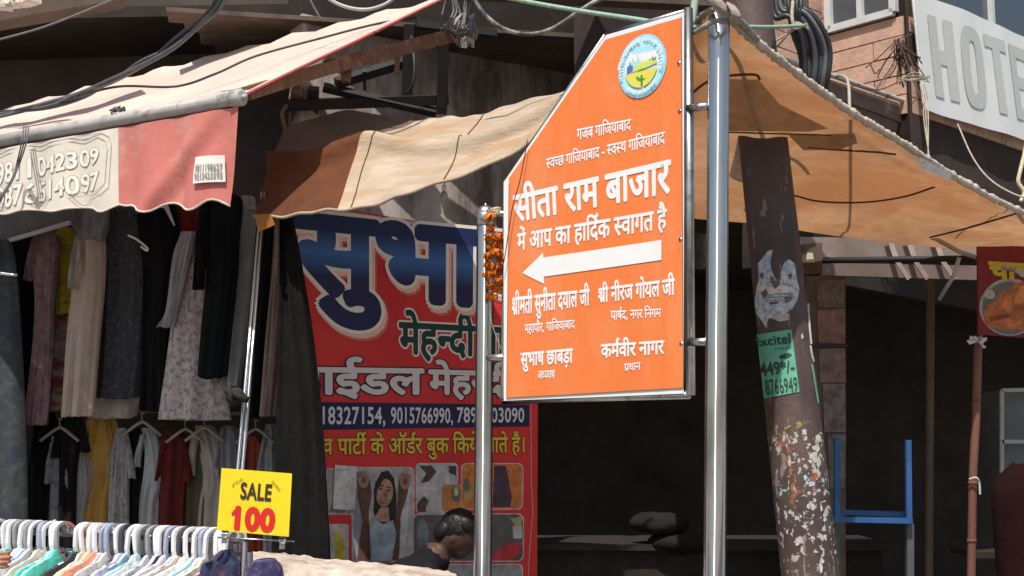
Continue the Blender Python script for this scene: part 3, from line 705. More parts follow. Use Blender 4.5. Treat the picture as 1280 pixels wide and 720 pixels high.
framed(408, 586, 444, 642, 4, (.42, .36, .34), [((.3, .16, .11), [(410, 640), (424, 610), (434, 612), (430, 641)])])
framed(408, 656, 434, 712, 4, (.55, .5, .48), [((.62, .48, .06), [(417, 668), (425, 662), (431, 690), (430, 712), (418, 712)])])
framed(440, 585, 517, 702, 6, (.42, .41, .42), [
  ((.30, .30, .32), [(440, 590), (452, 590), (450, 700), (442, 700)]), ((.52, .52, .54), [(505, 590), (515, 590), (505, 700), (498, 700)]),
  (bw_, [(446, 600), (453, 592), (462, 600), (464, 618), (460, 640), (462, 700), (445, 700), (452, 650), (446, 620)]),
  (bw_, [(498, 600), (506, 592), (512, 602), (508, 622), (500, 645), (498, 700), (484, 700), (490, 650), (497, 625)]),
  ((.02, .016, .016), [(466, 640), (468, 605), (476, 590), (485, 588), (492, 598), (495, 620), (492, 668), (480, 672), (470, 650)]),
  ((.46, .25, .17), ell(480, 616, 10.5, 17.5, 20, rot=.12)), ((.03, .02, .02), [(466, 612), (474, 594), (484, 592), (478, 600), (471, 612), (468, 632)]),
  ((.02, .02, .02), ell(475, 611, 2.4, 1.2, 8)), ((.02, .02, .02), ell(485, 613, 2.4, 1.2, 8)), ((.04, .02, .02), [(472, 607), (478, 606), (478, 607.4), (472, 608.2)]), ((.04, .02, .02), [(482, 608), (488, 609), (488, 610.4), (482, 609.2)]),
  ((.33, .16, .11), [(479.5, 613), (481.5, 613), (482.5, 621), (478, 620)]), ((.40, .06, .06), [(473, 624), (479, 626), (485, 625.5), (481, 630), (476, 629)]), ((.7, .68, .66), [(474.5, 625.2), (479, 626.6), (484, 626.2), (480, 628)]),
  ((.40, .24, .18), [(474, 634), (484, 634), (486, 652), (464, 652)]), ((.34, .40, .47), [(460, 660), (466, 650), (478, 655), (490, 650), (494, 668), (488, 701), (462, 701)]),
  (sk, ell(453, 600, 7, 10, 14)), (sk, ell(505, 602, 7, 10, 14)), ((.2, .08, .06), ell(453, 600, 3, 4.5, 10)), ((.2, .08, .06), ell(505, 602, 3, 4.5, 10))]
  +[(sk, [(447+k*3.4, 594), (448.6+k*3.4, 586.8+abs(k-1.5)), (450+k*3.4, 594)]) for k in range(4)]+[(sk, [(499+k*3.4, 596), (500.6+k*3.4, 587.8+abs(k-1.5)), (502+k*3.4, 596)]) for k in range(4)])
framed(521, 580, 572, 640, 5, (.50, .49, .50), [((.13, .075, .05), [(523, 636), (532, 616), (548, 600), (562, 582), (570, 582), (562, 600), (550, 620), (536, 640), (526, 640)]),
  ((.09, .05, .04), [(524, 582), (540, 582), (546, 590), (536, 602), (526, 604), (533, 592)]), ((.10, .06, .05), [(521, 630), (530, 620), (536, 626), (531, 640), (522, 640)]), ((.5, .44, .4), [(534, 632), (556, 604), (558, 606), (538, 634)]),
  ((.07, .05, .05), [(560, 583), (571, 583), (571, 596), (566, 592)])])
framed(578, 580, 653, 636, 7, (.62, .20, .05), [((.45, .33, .12), ell(586, 617, 6, 10, 12)), ((.14, .16, .12), ell(572+12, 606, 4, 9, 12)), ((.08, .045, .07), [(618, 582), (632, 582), (636, 600), (640, 622), (638, 634), (616, 634)])])
picture(rpl, [((.60, .22, .06), rrect(553, 606, 577, 639, 4)), ((.13, .14, .1), ell(570, 617, 6, 11, 14)), ((.5, .42, .2), ell(570, 614, 3, 6, 10))], rb, base=.007)
framed(517, 643, 654, 701, 8, (.13, .11, .11), [((.26, .11, .08), [(596, 650), (624, 646), (638, 660), (630, 690), (604, 694)]), ((.38, .38, .16), [(636, 648), (652, 646), (652, 660), (644, 674), (634, 676)]), ((.5, .5, .5), [(641, 658), (653, 657), (653, 673), (642, 673)]), ((.5, .04, .05), [(620, 690), (632, 680), (652, 678), (651, 690), (640, 700), (612, 700)]), ((.2, .2, .22), ell(528, 668, 8, 20, 14))])
framed(560, 706, 653, 752, 6, (.3, .3, .32), [((.10, .05, .05), [(606, 716), (612, 708), (622, 708), (626, 730), (604, 740)])])
picture(rpl, [((.64, .62, .60), [(417, 581), (445, 583), (441, 638), (414, 636)]), ((.42, .41, .40), [(419, 586), (436, 587), (436, 588.4), (419, 587.4)])], rb, 'paper_notice', .014)

# ------------------------------------------------------------------ utility pole
hp_t, hp_b = P(953, 168, 5.78), P(1013, 720, 5.55); dd = hp_b-hp_t; base = hp_t+dd*(hp_t.z/(-dd.z)); top = hp_t-dd*.62
up = thing('utility_pole', base, 'leaning brown iron utility pole with torn posters and a green flyer', 'utility pole')
pm = mat('brown_pole_paint', (.085, .058, .05), .62, var=.3, scale=5, bump=.25, bscale=30, dirt=(.05, .032, .03), dscale=4, damt=.6, stretch=(1, 1, .5), spec=.35)
n = pm.node_tree; b = n.nodes['Principled BSDF']; src = b.inputs['Base Color'].links[0].from_socket
tc = n.nodes.new('ShaderNodeTexCoord'); sp_ = n.nodes.new('ShaderNodeSeparateXYZ'); n.links.new(tc.outputs['Object'], sp_.inputs[0])
def chips(src, col, scale, thr, z0, z1, soft=.02, st=.6, seed=0):
    mp = n.nodes.new('ShaderNodeMapping'); mp.inputs['Scale'].default_value = (1, 1, st); mp.inputs['Location'].default_value = (seed, seed*2, 0); n.links.new(tc.outputs['Object'], mp.inputs[0])
    nz = n.nodes.new('ShaderNodeTexNoise'); nz.inputs['Scale'].default_value = scale; nz.inputs['Detail'].default_value = 4; nz.inputs['Roughness'].default_value = .6; n.links.new(mp.outputs[0], nz.inputs[0])
    r1 = n.nodes.new('ShaderNodeMapRange'); r1.inputs[1].default_value = thr; r1.inputs[2].default_value = thr+soft; n.links.new(nz.outputs[0], r1.inputs[0])
    g1 = n.nodes.new('ShaderNodeMapRange'); g1.inputs[1].default_value = z0; g1.inputs[2].default_value = z0+.12; n.links.new(sp_.outputs[2], g1.inputs[0])
    g2 = n.nodes.new('ShaderNodeMapRange'); g2.inputs[1].default_value = z1; g2.inputs[2].default_value = z1-.07; n.links.new(sp_.outputs[2], g2.inputs[0])
    m1 = n.nodes.new('ShaderNodeMath'); m1.operation = 'MULTIPLY'; n.links.new(r1.outputs[0], m1.inputs[0]); n.links.new(g1.outputs[0], m1.inputs[1])
    m2 = n.nodes.new('ShaderNodeMath'); m2.operation = 'MULTIPLY'; n.links.new(m1.outputs[0], m2.inputs[0]); n.links.new(g2.outputs[0], m2.inputs[1])
    mx = n.nodes.new('ShaderNodeMix'); mx.data_type = 'RGBA'; n.links.new(m2.outputs[0], mx.inputs[0]); n.links.new(src, mx.inputs[6]); mx.inputs[7].default_value = (*col, 1); return mx.outputs[2]
zz = lambda y: P(1000, y, 5.6).z
src = chips(src, (.30, .10, .05), 14, .57, zz(640), zz(540), seed=3)
src = chips(src, (.40, .36, .33), 34, .57, zz(725), zz(525), seed=1, st=.8)
src = chips(src, (.30, .42, .52), 24, .62, zz(670), zz(590), seed=5, st=1.4)
src = chips(src, (.40, .30, .08), 26, .60, zz(560), zz(520), seed=8)
src = chips(src, (.20, .16, .15), 22, .62, -1, zz(200), seed=9, st=.3)
n.links.new(src, b.inputs['Base Color'])
pts = [lerp(base, top, k/30) for k in range(31)]
mb = MB(); mb.tube(pts, [.131, .108], 40); upm = mb.build('shaft', pm, up, True); hit_p = hitter(upm)
mb = MB(); mb.tube([base-Vector((0, 0, .02)), base+Vector((0, 0, .25))], [.3, .26], 20); mb.build('concrete_footing', M['conc'], up, True)
wps0 = mat('white_torn_edge', (.56, .52, .46), .85, var=.4, scale=40)
pos = mat('torn_blue_poster', (.30, .38, .48), .8, var=.5, scale=40, bump=.5, dirt=(.58, .54, .50), dscale=34, damt=.75)
decal(hit_p, 'torn_poster', [(948, 330), (954, 322), (960, 314), (966, 312), (963, 330), (966, 342), (972, 352), (976, 340), (980, 328), (986, 324), (993, 330), (996, 352), (999, 362), (996, 376), (990, 386), (982, 392), (968, 393), (960, 400), (958, 410), (952, 400), (946, 392), (944, 378), (946, 362), (949, 350)], pos, up, .003)
brn = mat('glue_stain', (.13, .09, .075), .9, var=.4, scale=30)
for q_ in ([(964, 344), (970, 352), (977, 341), (974, 357), (969, 362), (963, 352)], [(952, 366), (958, 361), (961, 368), (955, 373)], [(980, 372), (988, 369), (990, 375), (983, 379)], [(962, 378), (974, 377), (972, 380), (963, 381)], [(950, 344), (956, 340), (954, 350)], [(984, 344), (990, 342), (988, 350)]): decal(hit_p, 'glue_stain', q_, brn, up, .005, 2)
for y_ in (367, 371, 375): decal(hit_p, 'printed_line', [(959, y_+1), (990, y_-1), (990, y_), (959, y_+2)], mat('faint_print', (.20, .24, .32), .8, var=.3), up, .006, 2)
decal(hit_p, 'torn_poster', [(946, 362), (955, 356), (966, 360), (978, 356), (990, 360), (996, 366), (984, 367), (970, 370), (956, 368)], wps0, up, .0045)
decal(hit_p, 'torn_poster', [(958, 396), (970, 393), (986, 392), (987, 400), (975, 402), (964, 398)], mat('paper_scrap', (.45, .38, .32), .85, var=.4, scale=30), up, .002)
wps = mat('white_scraps', (.46, .42, .39), .85, var=.35, scale=25)
def scrap(cx, cy, r, m, sy=1.0, n=9):
    pts = []
    for k in range(n):
        a = 2*math.pi*k/n; q = r*R.uniform(.45, 1.15); pts.append((cx+q*math.cos(a), cy+q*sy*math.sin(a)))
    decal(hit_p, 'paper_scrap', pts, m, up, .0025)
yel = mat('yellow_scrap', (.30, .22, .07), .85, var=.35, scale=30); red_ = mat('red_scrap', (.26, .10, .07), .85, var=.4, scale=30); blu = mat('pale_blue_scrap', (.32, .45, .58), .85, var=.3, scale=30)
for cx, cy, r, m, sy in ((1000, 530, 8, yel, .6), (1024, 548, 8, wps, 1.4), (1018, 570, 11, wps, 1.3), (985, 533, 6, yel, .7), (1005, 540, 5, wps, 1.3), (980, 548, 3, wps, 2.5), (1019, 560, 9, wps, 1), (1021, 578, 5, wps, 3), (985, 562, 6, red_, 1.5), (1012, 556, 5, wps, .6), (990, 578, 8, wps, .4), (984, 574, 4, red_, 2),
      (1005, 597, 5, blu, 1.2), (1017, 605, 6, blu, 1), (1028, 600, 4, blu, 1.8), (1008, 548, 4, wps, 1.5), (997, 575, 3, wps, 2), (1032, 650, 4, blu, 1.6), (1028, 702, 9, wps, .45), (988, 640, 4, wps, 1.3), (1010, 633, 4, wps, 1.5), (1006, 658, 5, wps, 1.2), (996, 680, 5, wps, .8), (1028, 635, 3, wps, 2.4), (1030, 672, 4, wps, 1.8), (1000, 645, 3, wps, 1.8), (1042, 690, 2.5, wps, 3), (1020, 690, 5, wps, .6), (986, 665, 3.5, wps, 1.4), (1015, 672, 3, wps, 1.3), (1004, 420, 4, wps, 1.4)):
    scrap(cx+R.uniform(-2, 2), cy, r*.62, m, sy)
    scrap(cx+R.uniform(-6, 6), cy+R.uniform(-7, 7), r*.35, m, 1/sy)
gm = mat('green_flyer', (.12, .36, .26), .8, var=.3, scale=12)
gf = decal(hit_p, 'green_flyer', [(947, 418), (989, 412), (999, 490), (956, 498)], gm, up, .004)
dk = paint((.03, .06, .05), .8)
def hitbox(h, tl, tr_, bl, br):
    def f(u, v, w):
        x = lerp(lerp(bl[0], br[0], u), lerp(tl[0], tr_[0], u), v); y = lerp(lerp(bl[1], br[1], u), lerp(tl[1], tr_[1], u), v)
        q = h(x, y, .005+w); return q if q is not None else P(x, y, 5.65)
    return f
text_mesh('Excitel', hitbox(hit_p, (942, 424), (988, 416), (945, 433), (989, 429)), .03, .001, 'lettering', dk, gf)
text_mesh('Fiber', hitbox(hit_p, (969, 435), (989, 432), (969, 438), (989, 436)), .0, .001, 'lettering', dk, gf)
text_mesh('449*/-', hitbox(hit_p, (950, 454), (992, 451), (953, 470), (994, 465)), .03, .001, 'lettering', dk, gf)
text_mesh('8766949', hitbox(hit_p, (956, 475), (996, 471), (959, 494), (998, 489)), .01, .001, 'lettering', dk, gf)
decal(hit_p, 'printed_mark', [(974, 445), (986, 441), (990, 444), (984, 448), (976, 449)], dk, up, .006)
decal(hit_p, 'green_flyer', [(1013, 455), (1015, 455), (1023, 503), (1021, 505)], gm, up, .004)
for a, b_ in (((1009, 380), (1013, 430)), ((1012, 432), (1016, 452))): mb = MB(); q = on(hit_p, [a, ((a[0]+b_[0])/2-.5, (a[1]+b_[1])/2), b_], 3, .004); mb.tube(q, .006, 5); mb.build('torn_edge', wps, up)

# ------------------------------------------------------------------ corner hotel building at upper right
hb = thing('hotel_building', P(1100, 550, 9.6), 'pink clad corner building with windows behind the hotel banner', 'building')
cx_ = P(1043, 550, 9.5)
dl = Vector((.734, .679, 0)); drr = Vector((.679, -.734, 0))
nl = Vector((.679, -.734, 0)); nr = Vector((-.734, -.679, 0))
mb = MB(); a, b = cx_-dl*2.6, cx_; band(mb, a, b, 3.2, 6.2, .2, nl); mb.build('wall', M['mortar'], hb)
mb = MB(); a, b = cx_, cx_+drr*.75; band(mb, a-nr*.0, b, 3.2, 6.2, .2, nr); mb.build('wall', M['mortar'], hb)
c2 = cx_+drr*.73; mb = MB(); band(mb, c2, c2+dl*4.5, 3.2, 6.2, .2, nl); mb.build('wall', M['mortar'], hb)
PL_l = VPlane(1043, 9.5, .734, .679); PL_r = VPlane(1043, 9.5, .679, -.734)
tme = None
def tile_row(origin, d, nrm, L, z0, z1, rows, tl, win=None, g=.010, ph=0):
    h = (z1-z0)/rows
    for r in range(rows):
        x = -tl*(.5 if (r+ph) % 2 else 0)
        while x < L:
            a, b = max(x, 0)+g/2, min(x+tl, L)-g/2; x += tl
            if b-a < .03: continue
            za, zb = z0+r*h+g/2, z0+(r+1)*h-g/2
            if win and a < win[1] and b > win[0] and za < win[3] and zb > win[2]:
                if a < win[0] and win[0]-a > .03: b = win[0]
                elif b > win[1] and b-win[1] > .03: a = win[1]
                elif zb > win[2] > za+.02: zb = win[2]
                else: continue
            t = .018+R.uniform(0, .006); mb = MB(); p = origin+d*a; q = origin+d*b
            mb.slab([Vector((p.x, p.y, zb))+nrm*t, Vector((q.x, q.y, zb))+nrm*t, Vector((q.x, q.y, za))+nrm*t, Vector((p.x, p.y, za))+nrm*t], nrm, t-.002)
            mb.build('tile', M['tile'], hb)
tile_row(cx_-dl*1.5, dl, nl, 1.49, 4.0, 5.9, 14, .42, ph=1)
wl, wr_ = .07, .66
zt = PL_r(1080, 32).z
tile_row(cx_+drr*.01, drr, nr, .71, 4.0, zt+.9, 11, .9, win=(.05, .69, zt+.0, 9))
tile_row(c2+dl*.0, dl, nl, 4.4, 4.0, 4.75, 6, .5)
def window(o_, d, nrm, L, z0, z1, nm, muls=1):
    wf = MB(); p = lambda s, z, t=.03: Vector((o_.x, o_.y, 0))+d*s+Vector((0, 0, z))+nrm*t
    for a, b in ((p(0, z0), p(L, z0)), (p(0, z1), p(L, z1)), (p(0, z0), p(0, z1)), (p(L, z0), p(L, z1))): wf.beam(a, b, .055, .05, nrm)
    for k in range(1, muls+1): wf.beam(p(L*k/(muls+1), z0), p(L*k/(muls+1), z1), .045, .045, nrm)
    w_ = wf.build('window', M['white_frame'], hb); mb = MB(); mb.slab([p(0, z1, .012), p(L, z1, .012), p(L, z0, .012), p(0, z0, .012)], nrm, .008); mb.build('pane', M['pane'], w_); return w_
window(cx_+drr*.09, drr, nr, .56, zt+.03, zt+.9, 'w', 1)
window(c2+dl*.12, dl, nl, 3.6, 4.8, 6.0, 'w', 2)
# metal eave sheet beneath
epl = VPlane(1040, 8.3, .734, .679)
ev = thing('metal_eave', epl(1150, 150), 'brown sheet metal eave with a pipe along its edge below the hotel banner', 'eave')
mb = MB(); mb.slab([epl(975, 78), epl(1420, 230), epl(1420, 262), epl(975, 96)], epl.n, .03); mb.build('fascia', mat('brown_sheet', (.15, .10, .085), .6, var=.3, scale=4, dirt=(.25, .19, .16), dscale=5), ev)
t_ = mat('eave_sheet', (.17, .12, .10), .7, var=.3, scale=3, dirt=(.09, .065, .055), dscale=3)
for k in range(3):
    a0, a1 = k/3, (k+1)/3-.03
    f0 = lambda x, t: lerp(lerp(96, 262, (x-975)/445), lerp(138, 320, (x-975)/445), t)
    mb = MB(); mb.slab([epl(975, f0(975, a0), -.06*k-.02), epl(1420, f0(1420, a0), -.06*k-.02), epl(1420, f0(1420, a1), -.06*k-.05), epl(975, f0(975, a1), -.06*k-.05)], epl.n, .02); mb.build('sheet', t_, ev)
tube_part(ev, 'pipe', [epl(975, 76, .03), epl(1040, 97, .03), epl(1110, 122, .03), epl(1420, 229, .03)], .018, M['gal'], 8)
mb = MB(); mb.slab([epl(975, 80, -.2), epl(1420, 230, -.2), epl(1420, 420, -.2), epl(975, 330, -.2)], epl.n, .1); mb.build('backing', M['darkwood'], ev)

hpl = VPlane(1150, 8.75, .734, .679, lean=.0)
hs = thing('hotel_banner', hpl(1210, 160), 'white banner with large grey word HOTEL tied above the metal eave', 'banner')
def hdisp(p): s = (p-hpl.o).dot(hpl.d); return .01*math.sin(s*4+p.z*2)+.006*math.sin(s*9)
hpl.disp = hdisp
mb = MB(); mb.grid([[hpl(lerp(lerp(1140, 1153, i/16), 1440, j/30), lerp(lerp(-14, 136, i/16), lerp(112, 224, i/16), j/30)) for j in range(31)] for i in range(17)]); mb.build('flex_sheet', mat('white_banner', (.78, .79, .79), .55, var=.06, scale=3, trans=.1), hs, True)
mb = MB(); ed = [hpl(lerp(1140, 1153, i/16), lerp(-14, 136, i/16), .003) for i in range(17)]; mb.tube(ed, .012, 6); mb.build('hem', cloth((.68, .68, .66)), hs, True)
hf = boxfn(hpl, (1160, 17), (1317, 75), (1171, 120), (1328, 164)); hm_ = paint((.50, .515, .50), .7)
def bars(x0, rects):
    mb = MB()
    for (a, b_, c, d) in rects:
        n_ = max(1, int((c-a)*30)); mb.grid([[hf(x0+lerp(a, c, j/n_), lerp(b_, d, i/3), .006+.0002*len(mb.v)/50) for j in range(n_+1)] for i in range(4)])
    return mb.build('lettering', hm_, hs)
lw_ = .165
bars(0, [(0, 0, .062, 1), (.103, 0, .165, 1), (.062, .42, .103, .60)])
mb = MB(); g = []
for k in range(29):
    a = 2*math.pi*k/28; sx, sy = math.cos(a), math.sin(a); q = lambda v, e: math.copysign(abs(v)**e, v)
    g.append([hf(.205+.0835+.0835*q(sx, .62), .5+.52*q(sy, .62), .006), hf(.205+.0835+.025*q(sx, .62), .5+.34*q(sy, .62), .006)])
mb.grid(g); mb.build('lettering', hm_, hs)
bars(.395, [(0, .84, .17, 1), (.055, 0, .115, .84)])
bars(.60, [(0, 0, .06, 1), (.06, .84, .15, 1), (.06, .43, .135, .59), (.06, 0, .15, .16)])
bars(.79, [(0, 0, .06, 1), (.06, 0, .15, .16)])
tg2 = thing('wire_tangle', P(1125, 90, 8.3), 'tangle of dry twigs and thin wires against the pink wall left of the hotel banner', 'wires')
mb = MB()
for k in range(26):
    p0 = (1124+R.gauss(0, 4), 48+R.uniform(0, 12)); 
    a = [(p0[0], p0[1])]; ang = R.uniform(.3, 2.9); L = R.uniform(12, 45)
    for q in range(3): ang += R.uniform(-.6, .6); a.append((a[-1][0]+math.cos(ang)*L/3, a[-1][1]+abs(math.sin(ang))*L/3+4))
    mb.tube(spline([P(x, y, 8.5+R.uniform(-.1, .1)) for x, y in a], 3), R.uniform(.003, .007), 4)
for a in ([(1082, 85), (1100, 70), (1122, 50), (1140, 42)], [(1095, 112), (1110, 90), (1128, 60)], [(1122, 48), (1132, 75), (1150, 120)], [(1088, 80), (1094, 92), (1100, 86)], [(1124, 50), (1140, 80), (1146, 118), (1140, 130)], [(1075, 108), (1100, 112), (1130, 100), (1160, 96)]):
    mb.tube(spline([P(x, y, 8.45) for x, y in a], 4), .006, 4)
mb.build('twigs', mat('dry_twigs', (.12, .08, .06), .9, var=.4), tg2)
mb = MB()
for k in range(8): mb.tube(spline([P(1122+R.uniform(0, 6), 100+R.uniform(-4, 4), 8.4), P(1140+R.uniform(-4, 4), 95+R.uniform(-6, 6), 8.3), P(1158+R.uniform(0, 8), 98+R.uniform(-4, 6), 8.35)], 4), .004, 4)
for k in range(3): mb.tube(spline([P(1150+k*3, 105, 8.3), P(1156+k*2, 128, 8.25), P(1160-k*3, 140, 8.2), P(1160+k, 200, 8.1)], 4), .005, 4)
mb.build('cord', M['rope_pale'], tg2)

# ------------------------------------------------------------------ cables and ropes
def cable(name, px, r, m, label, cat='cable', group=None, Y=None, n=7, sides=6):
    pts = [P(*p) if len(p) == 3 else P(p[0], p[1], Y) for p in px]; mb = MB(); mb.tube(spline(pts, n), r, sides)
    o = mb.build(name, m, None, True); tag(o, label, cat, group); return o
cols5 = ['thickest', 'upper', 'middle', 'lower', 'thinnest', 'loose']
cbn = thing('cable_bundle', P(200, 90, 6.7), 'bundle of sagging grey cables lying over the top of the pink awning', 'cables')
for k in range(6):
    j = lambda s: R.uniform(-s, s)
    mb = MB(); mb.tube(spline([P(280+k*3, -30, 6.1), P(262+k*3+j(2), 10+j(3), 6.15), P(222+j(5), 52+j(4), 6.3), P(180+j(6), 80+j(5), 6.5), P(140+j(6), 100+j(4), 6.8), P(105+j(4), 117+j(3), 7.1), P(60, 131+j(4), 7.3), P(0, 143+j(4), 7.5), P(-60, 150+j(4), 7.6)], 7), [.011, .009][k % 2], 6)
    mb.build('strand', M['cable_grey'] if k % 3 else M['cable'], cbn, True)
cable('cable', [(98, 120, 6.95), (150, 108, 6.85), (220, 108, 6.75), (270, 92, 6.9), (320, 70, 7.0), (400, 48, 7.1), (470, 30, 7.2), (520, 22, 7.3)], .007, M['cable'], 'thin black cable resting along the awning cloth up to the iron arm')
cable('wire', [(-10, 52, 6.5), (60, 32, 6.6), (150, -4, 6.7)], .006, M['cable_grey'], 'single thin wire crossing the dark top left corner', 'wire')
cable('cable', [(384, -8, 7), (392, 8, 7), (402, 26, 7)], .006, M['cable_grey'], 'short loose cable end dangling at the top left of the eave')
cable('cable', [(395, -12, 6.8), (425, 6, 6.8), (455, 12, 6.8), (480, 6, 6.8), (500, -8, 6.8)], .010, mat('pale_cable', (.42, .42, .43), .5), 'pale grey cable looping down at the top edge above the awning')
cable('cable', [(588, -8, 6.6), (606, 18, 6.6), (630, 36, 6.6), (660, 43, 6.6), (690, 36, 6.6), (715, 20, 6.6), (740, 4, 6.6), (760, -4, 6.6)], .012, mat('taped_cable', (.30, .29, .30), .45, var=.6, scale=16, dirt=(.03, .03, .03), dscale=9, damt=.7), 'taped black and grey cable sagging in front of the brown soffit')
cable('rope', [(628, -4, 6.0), (680, 6, 5.9), (740, 16, 5.6), (800, 25, 5.1), (850, 34, 4.9), (893, 33, 4.7), (960, 34, 5.6), (1006, 32, 6.2)], .011, mat('green_rope', (.30, .43, .34), .8, var=.25, scale=30, bump=.4), 'pale green rope running behind the top of the orange sign to the cable coil', 'rope')
cable('rope', [(872, -20, 4.9), (868, 6, 4.9), (864, 34, 4.9)], .016, mat('pale_green_cloth', (.36, .44, .37), .8), 'short pale green rope hanging beside the top of the sign frame', 'rope')
cc = thing('cable_coil', P(1010, 60, 7.40), 'thick coil of black cables tied up beside the top of the utility pole', 'cables')
for k in range(13):
    o_ = k*3.2; y = 7.3+R.uniform(-.12, .12); m_ = [M['cable'], M['cable_grey'], mat('blue_grey_cable', (.08, .085, .11), .4)][k % 3]
    mb = MB(); mb.tube(spline([P(962+o_*.35, -30+o_*.2, y), P(968+o_*.3, 12-o_*.25+8, y), P(985+o_*.55, 20-o_*.2, y-.05), P(1000+o_*.65, 40-o_*.2+R.uniform(-2, 2), y-.05), P(1006+o_*.8, 75-o_*.3, y), P(1005+o_*.72, 105, y+.05), P(996+o_*.75, 140, y+.2), P(985+o_, 190, y+.3)], 6), R.uniform(.013, .021), 8); mb.build('loop', m_, cc, True)
for k in range(4):
    mb = MB(); mb.tube(spline([P(984+k*6, -20, 7.20), P(986+k*5, 10, 7.15), P(990+k*3, 40, 7.20), P(1000+k*4, 70, 7.25), P(1003+k*5, 110, 7.40)], 6), .012, 7); mb.build('loop', M['cable'], cc, True)
mb = MB(); mb.tube(spline([P(991, 2, 7.10), P(990, 22, 7.05), P(993, 36, 7.05)], 4), .011, 6)
for k in range(5): mb.tube(spline([P(985, 34+k*2, 7.08), P(996, 36-k*2, 7.02), P(1008+k, 30+k*2, 7.05)], 4), .007, 5)
mb.tube(spline([P(972, 58, 7.20), P(982, 46, 7.10), P(993, 36, 7.05), P(1004, 33, 7.05)], 4), .007, 5); mb.tube(spline([P(968, 52, 7.20), P(980, 45, 7.15), P(991, 38, 7.05)], 4), .007, 5)
mb.build('tie_rope', M['rope_pale'], cc, True)
cable('rope', [(1044, 96, 7.2), (1050, 94, 7.1), (1058, 98, 7.0), (1061, 110, 6.6), (1062, 134, 6.1), (1063, 142, 5.5)], .009, M['rope_pale'], 'pale rope tying the tarpaulin edge up to the eave pipe near the coil', 'rope')
cable('rope', [(1286, 160, 6.6), (1281, 190, 6.6), (1275, 215, 6.6), (1273, 228, 6.6), (1280, 240, 6.6), (1276, 252, 6.6)], .011, mat('cream_rope', (.62, .54, .38), .9, var=.2, bump=.4), 'cream rope hanging at the right edge above the tarpaulin hem', 'rope')
cable('wire', [(1197, 155, 7.2), (1215, 195, 7.0), (1235, 222, 6.8), (1262, 240, 6.6), (1290, 250, 6.5)], .005, M['rope_pale'], 'thin pale wire drooping below the brown eave to the right edge', 'wire')
# sun-lit upper pole shaft companions
sp2 = thing('steel_pipe', P(928, 0, 6.6), 'thin pale pipe standing just left of the utility pole top', 'pipe')
mb = MB(); mb.tube([P(918, -40, 6.6), P(934, 60, 6.6)], .018, 10); mb.build('pipe', M['steel_dull'], sp2, True)

# ------------------------------------------------------------------ bulb, leaning chrome rod, stall posts
bu = thing('light_bulb', P(554, 240, 6.6), 'unlit clear bulb hanging on a short wire below the cream tarpaulin', 'bulb')
mb = MB(); mb.tube([P(556, 222, 6.6), P(555, 234, 6.6)], .003, 5); mb.build('wire', M['cable'], bu)
mb = MB(); mb.tube([P(555, 232, 6.6), P(555, 239, 6.6)], .012, 10); mb.build('socket', M['white_plastic'], bu, True)
mb = MB(); mb.ball(P(555, 245, 6.6), (.020, .020, .030), 12, 8); mb.build('glass', mat('bulb_glass', (.40, .36, .32), .15, spec=.8), bu, True)
cr_ = thing('leaning_rod', P(297, 620, 6.3), 'thin chrome stand rod leaning beside the hanging dresses', 'rod')
for dx in (0, 6): tube_part(cr_, 'rod', [P(328+dx*.6, 240, 6.5), P(296+dx, 600, 6.25), P(294+dx, 690, 6.2)], .010, M['steel'], 10)
mb = MB(); mb.ball(P(294, 495, 6.25), (.05, .04, .045), 10, 6); mb.beam(P(283, 487, 6.25), P(308, 500, 6.2), .04, .03); mb.tube([P(286, 482, 6.2), P(290, 508, 6.2)], .012, 6); mb.build('clamp', M['darkwood'], cr_, True)
bp_ = thing('bamboo_post', P(1212, 720, 6.9), 'reddish bamboo post tied with white strips near the right edge', 'post')
pts = spline([P(1223, 420, 6.9), P(1220, 520, 6.9), P(1216, 600, 6.9), P(1214, 720, 6.9), P(1209, 900, 6.9)], 8); mb = MB(); mb.tube(pts, .023, 12); mb.build('cane', mat('red_brown_cane', (.20, .085, .06), .6, var=.3, scale=6, stretch=(1, 1, .3), dirt=(.13, .06, .045)), bp_, True)
for y, x in ((500, 1220.7), (604, 1216), (676, 1214.6)): mb = MB(); c = P(x, y, 6.9); mb.tube([c-Vector((0, 0, .012)), c, c+Vector((0, 0, .012))], [.023, .028, .023], 12); mb.build('node', cloth((.16, .07, .05)), bp_, True)
mb = MB()
for k in range(12): 
    c = P(1222, 425, 6.85); d = Vector((R.uniform(-1, 1), R.uniform(-.5, .2), R.uniform(-.8, .5)))*.065; s_ = d.orthogonal().normalized()*.014; mb.add([c-s_, c+s_, c+d+s_*1.5, c+d-s_], [(0, 1, 2, 3)])
o_ = mb.build('tie_strip', mat('white_rag', (.5, .5, .48), .9), bp_); o_['kind'] = 'stuff'
mb = MB(); mb.tube(spline([P(1212, 599, 6.86), P(1220, 597, 6.84), P(1224, 603, 6.85), P(1225, 618, 6.85)], 4), .006, 5); mb.build('tie_strip', mat('white_rag', (.5, .5, .48), .9), bp_)
tube_part(thing('bamboo_post', P(1163, 720, 7.6), 'dark olive bamboo post standing left of the reddish one', 'post'), 'cane', [P(1163, 350, 7.6), P(1161, 720, 7.6), P(1160, 900, 7.6)], .026, mat('olive_cane', (.09, .065, .04), .6, var=.3), 10)
tube_part(thing('steel_strut', P(1185, 350, 7.4), 'pale diagonal strut under the tarpaulin near the food poster', 'strut'), 'strut', [P(1199, 322, 7.3), P(1192, 345, 7.35), P(1174, 374, 7.5)], .013, M['gal'], 8)
rw = thing('stall_rail', P(1120, 325, 7.8), 'dark rail across the stall fronts below the shade tarpaulin', 'rail')
tube_part(rw, 'rail', [P(1000, 326, 7.8), P(1280, 322, 7.8), P(1330, 321, 7.8)], .02, M['black_iron'], 8)
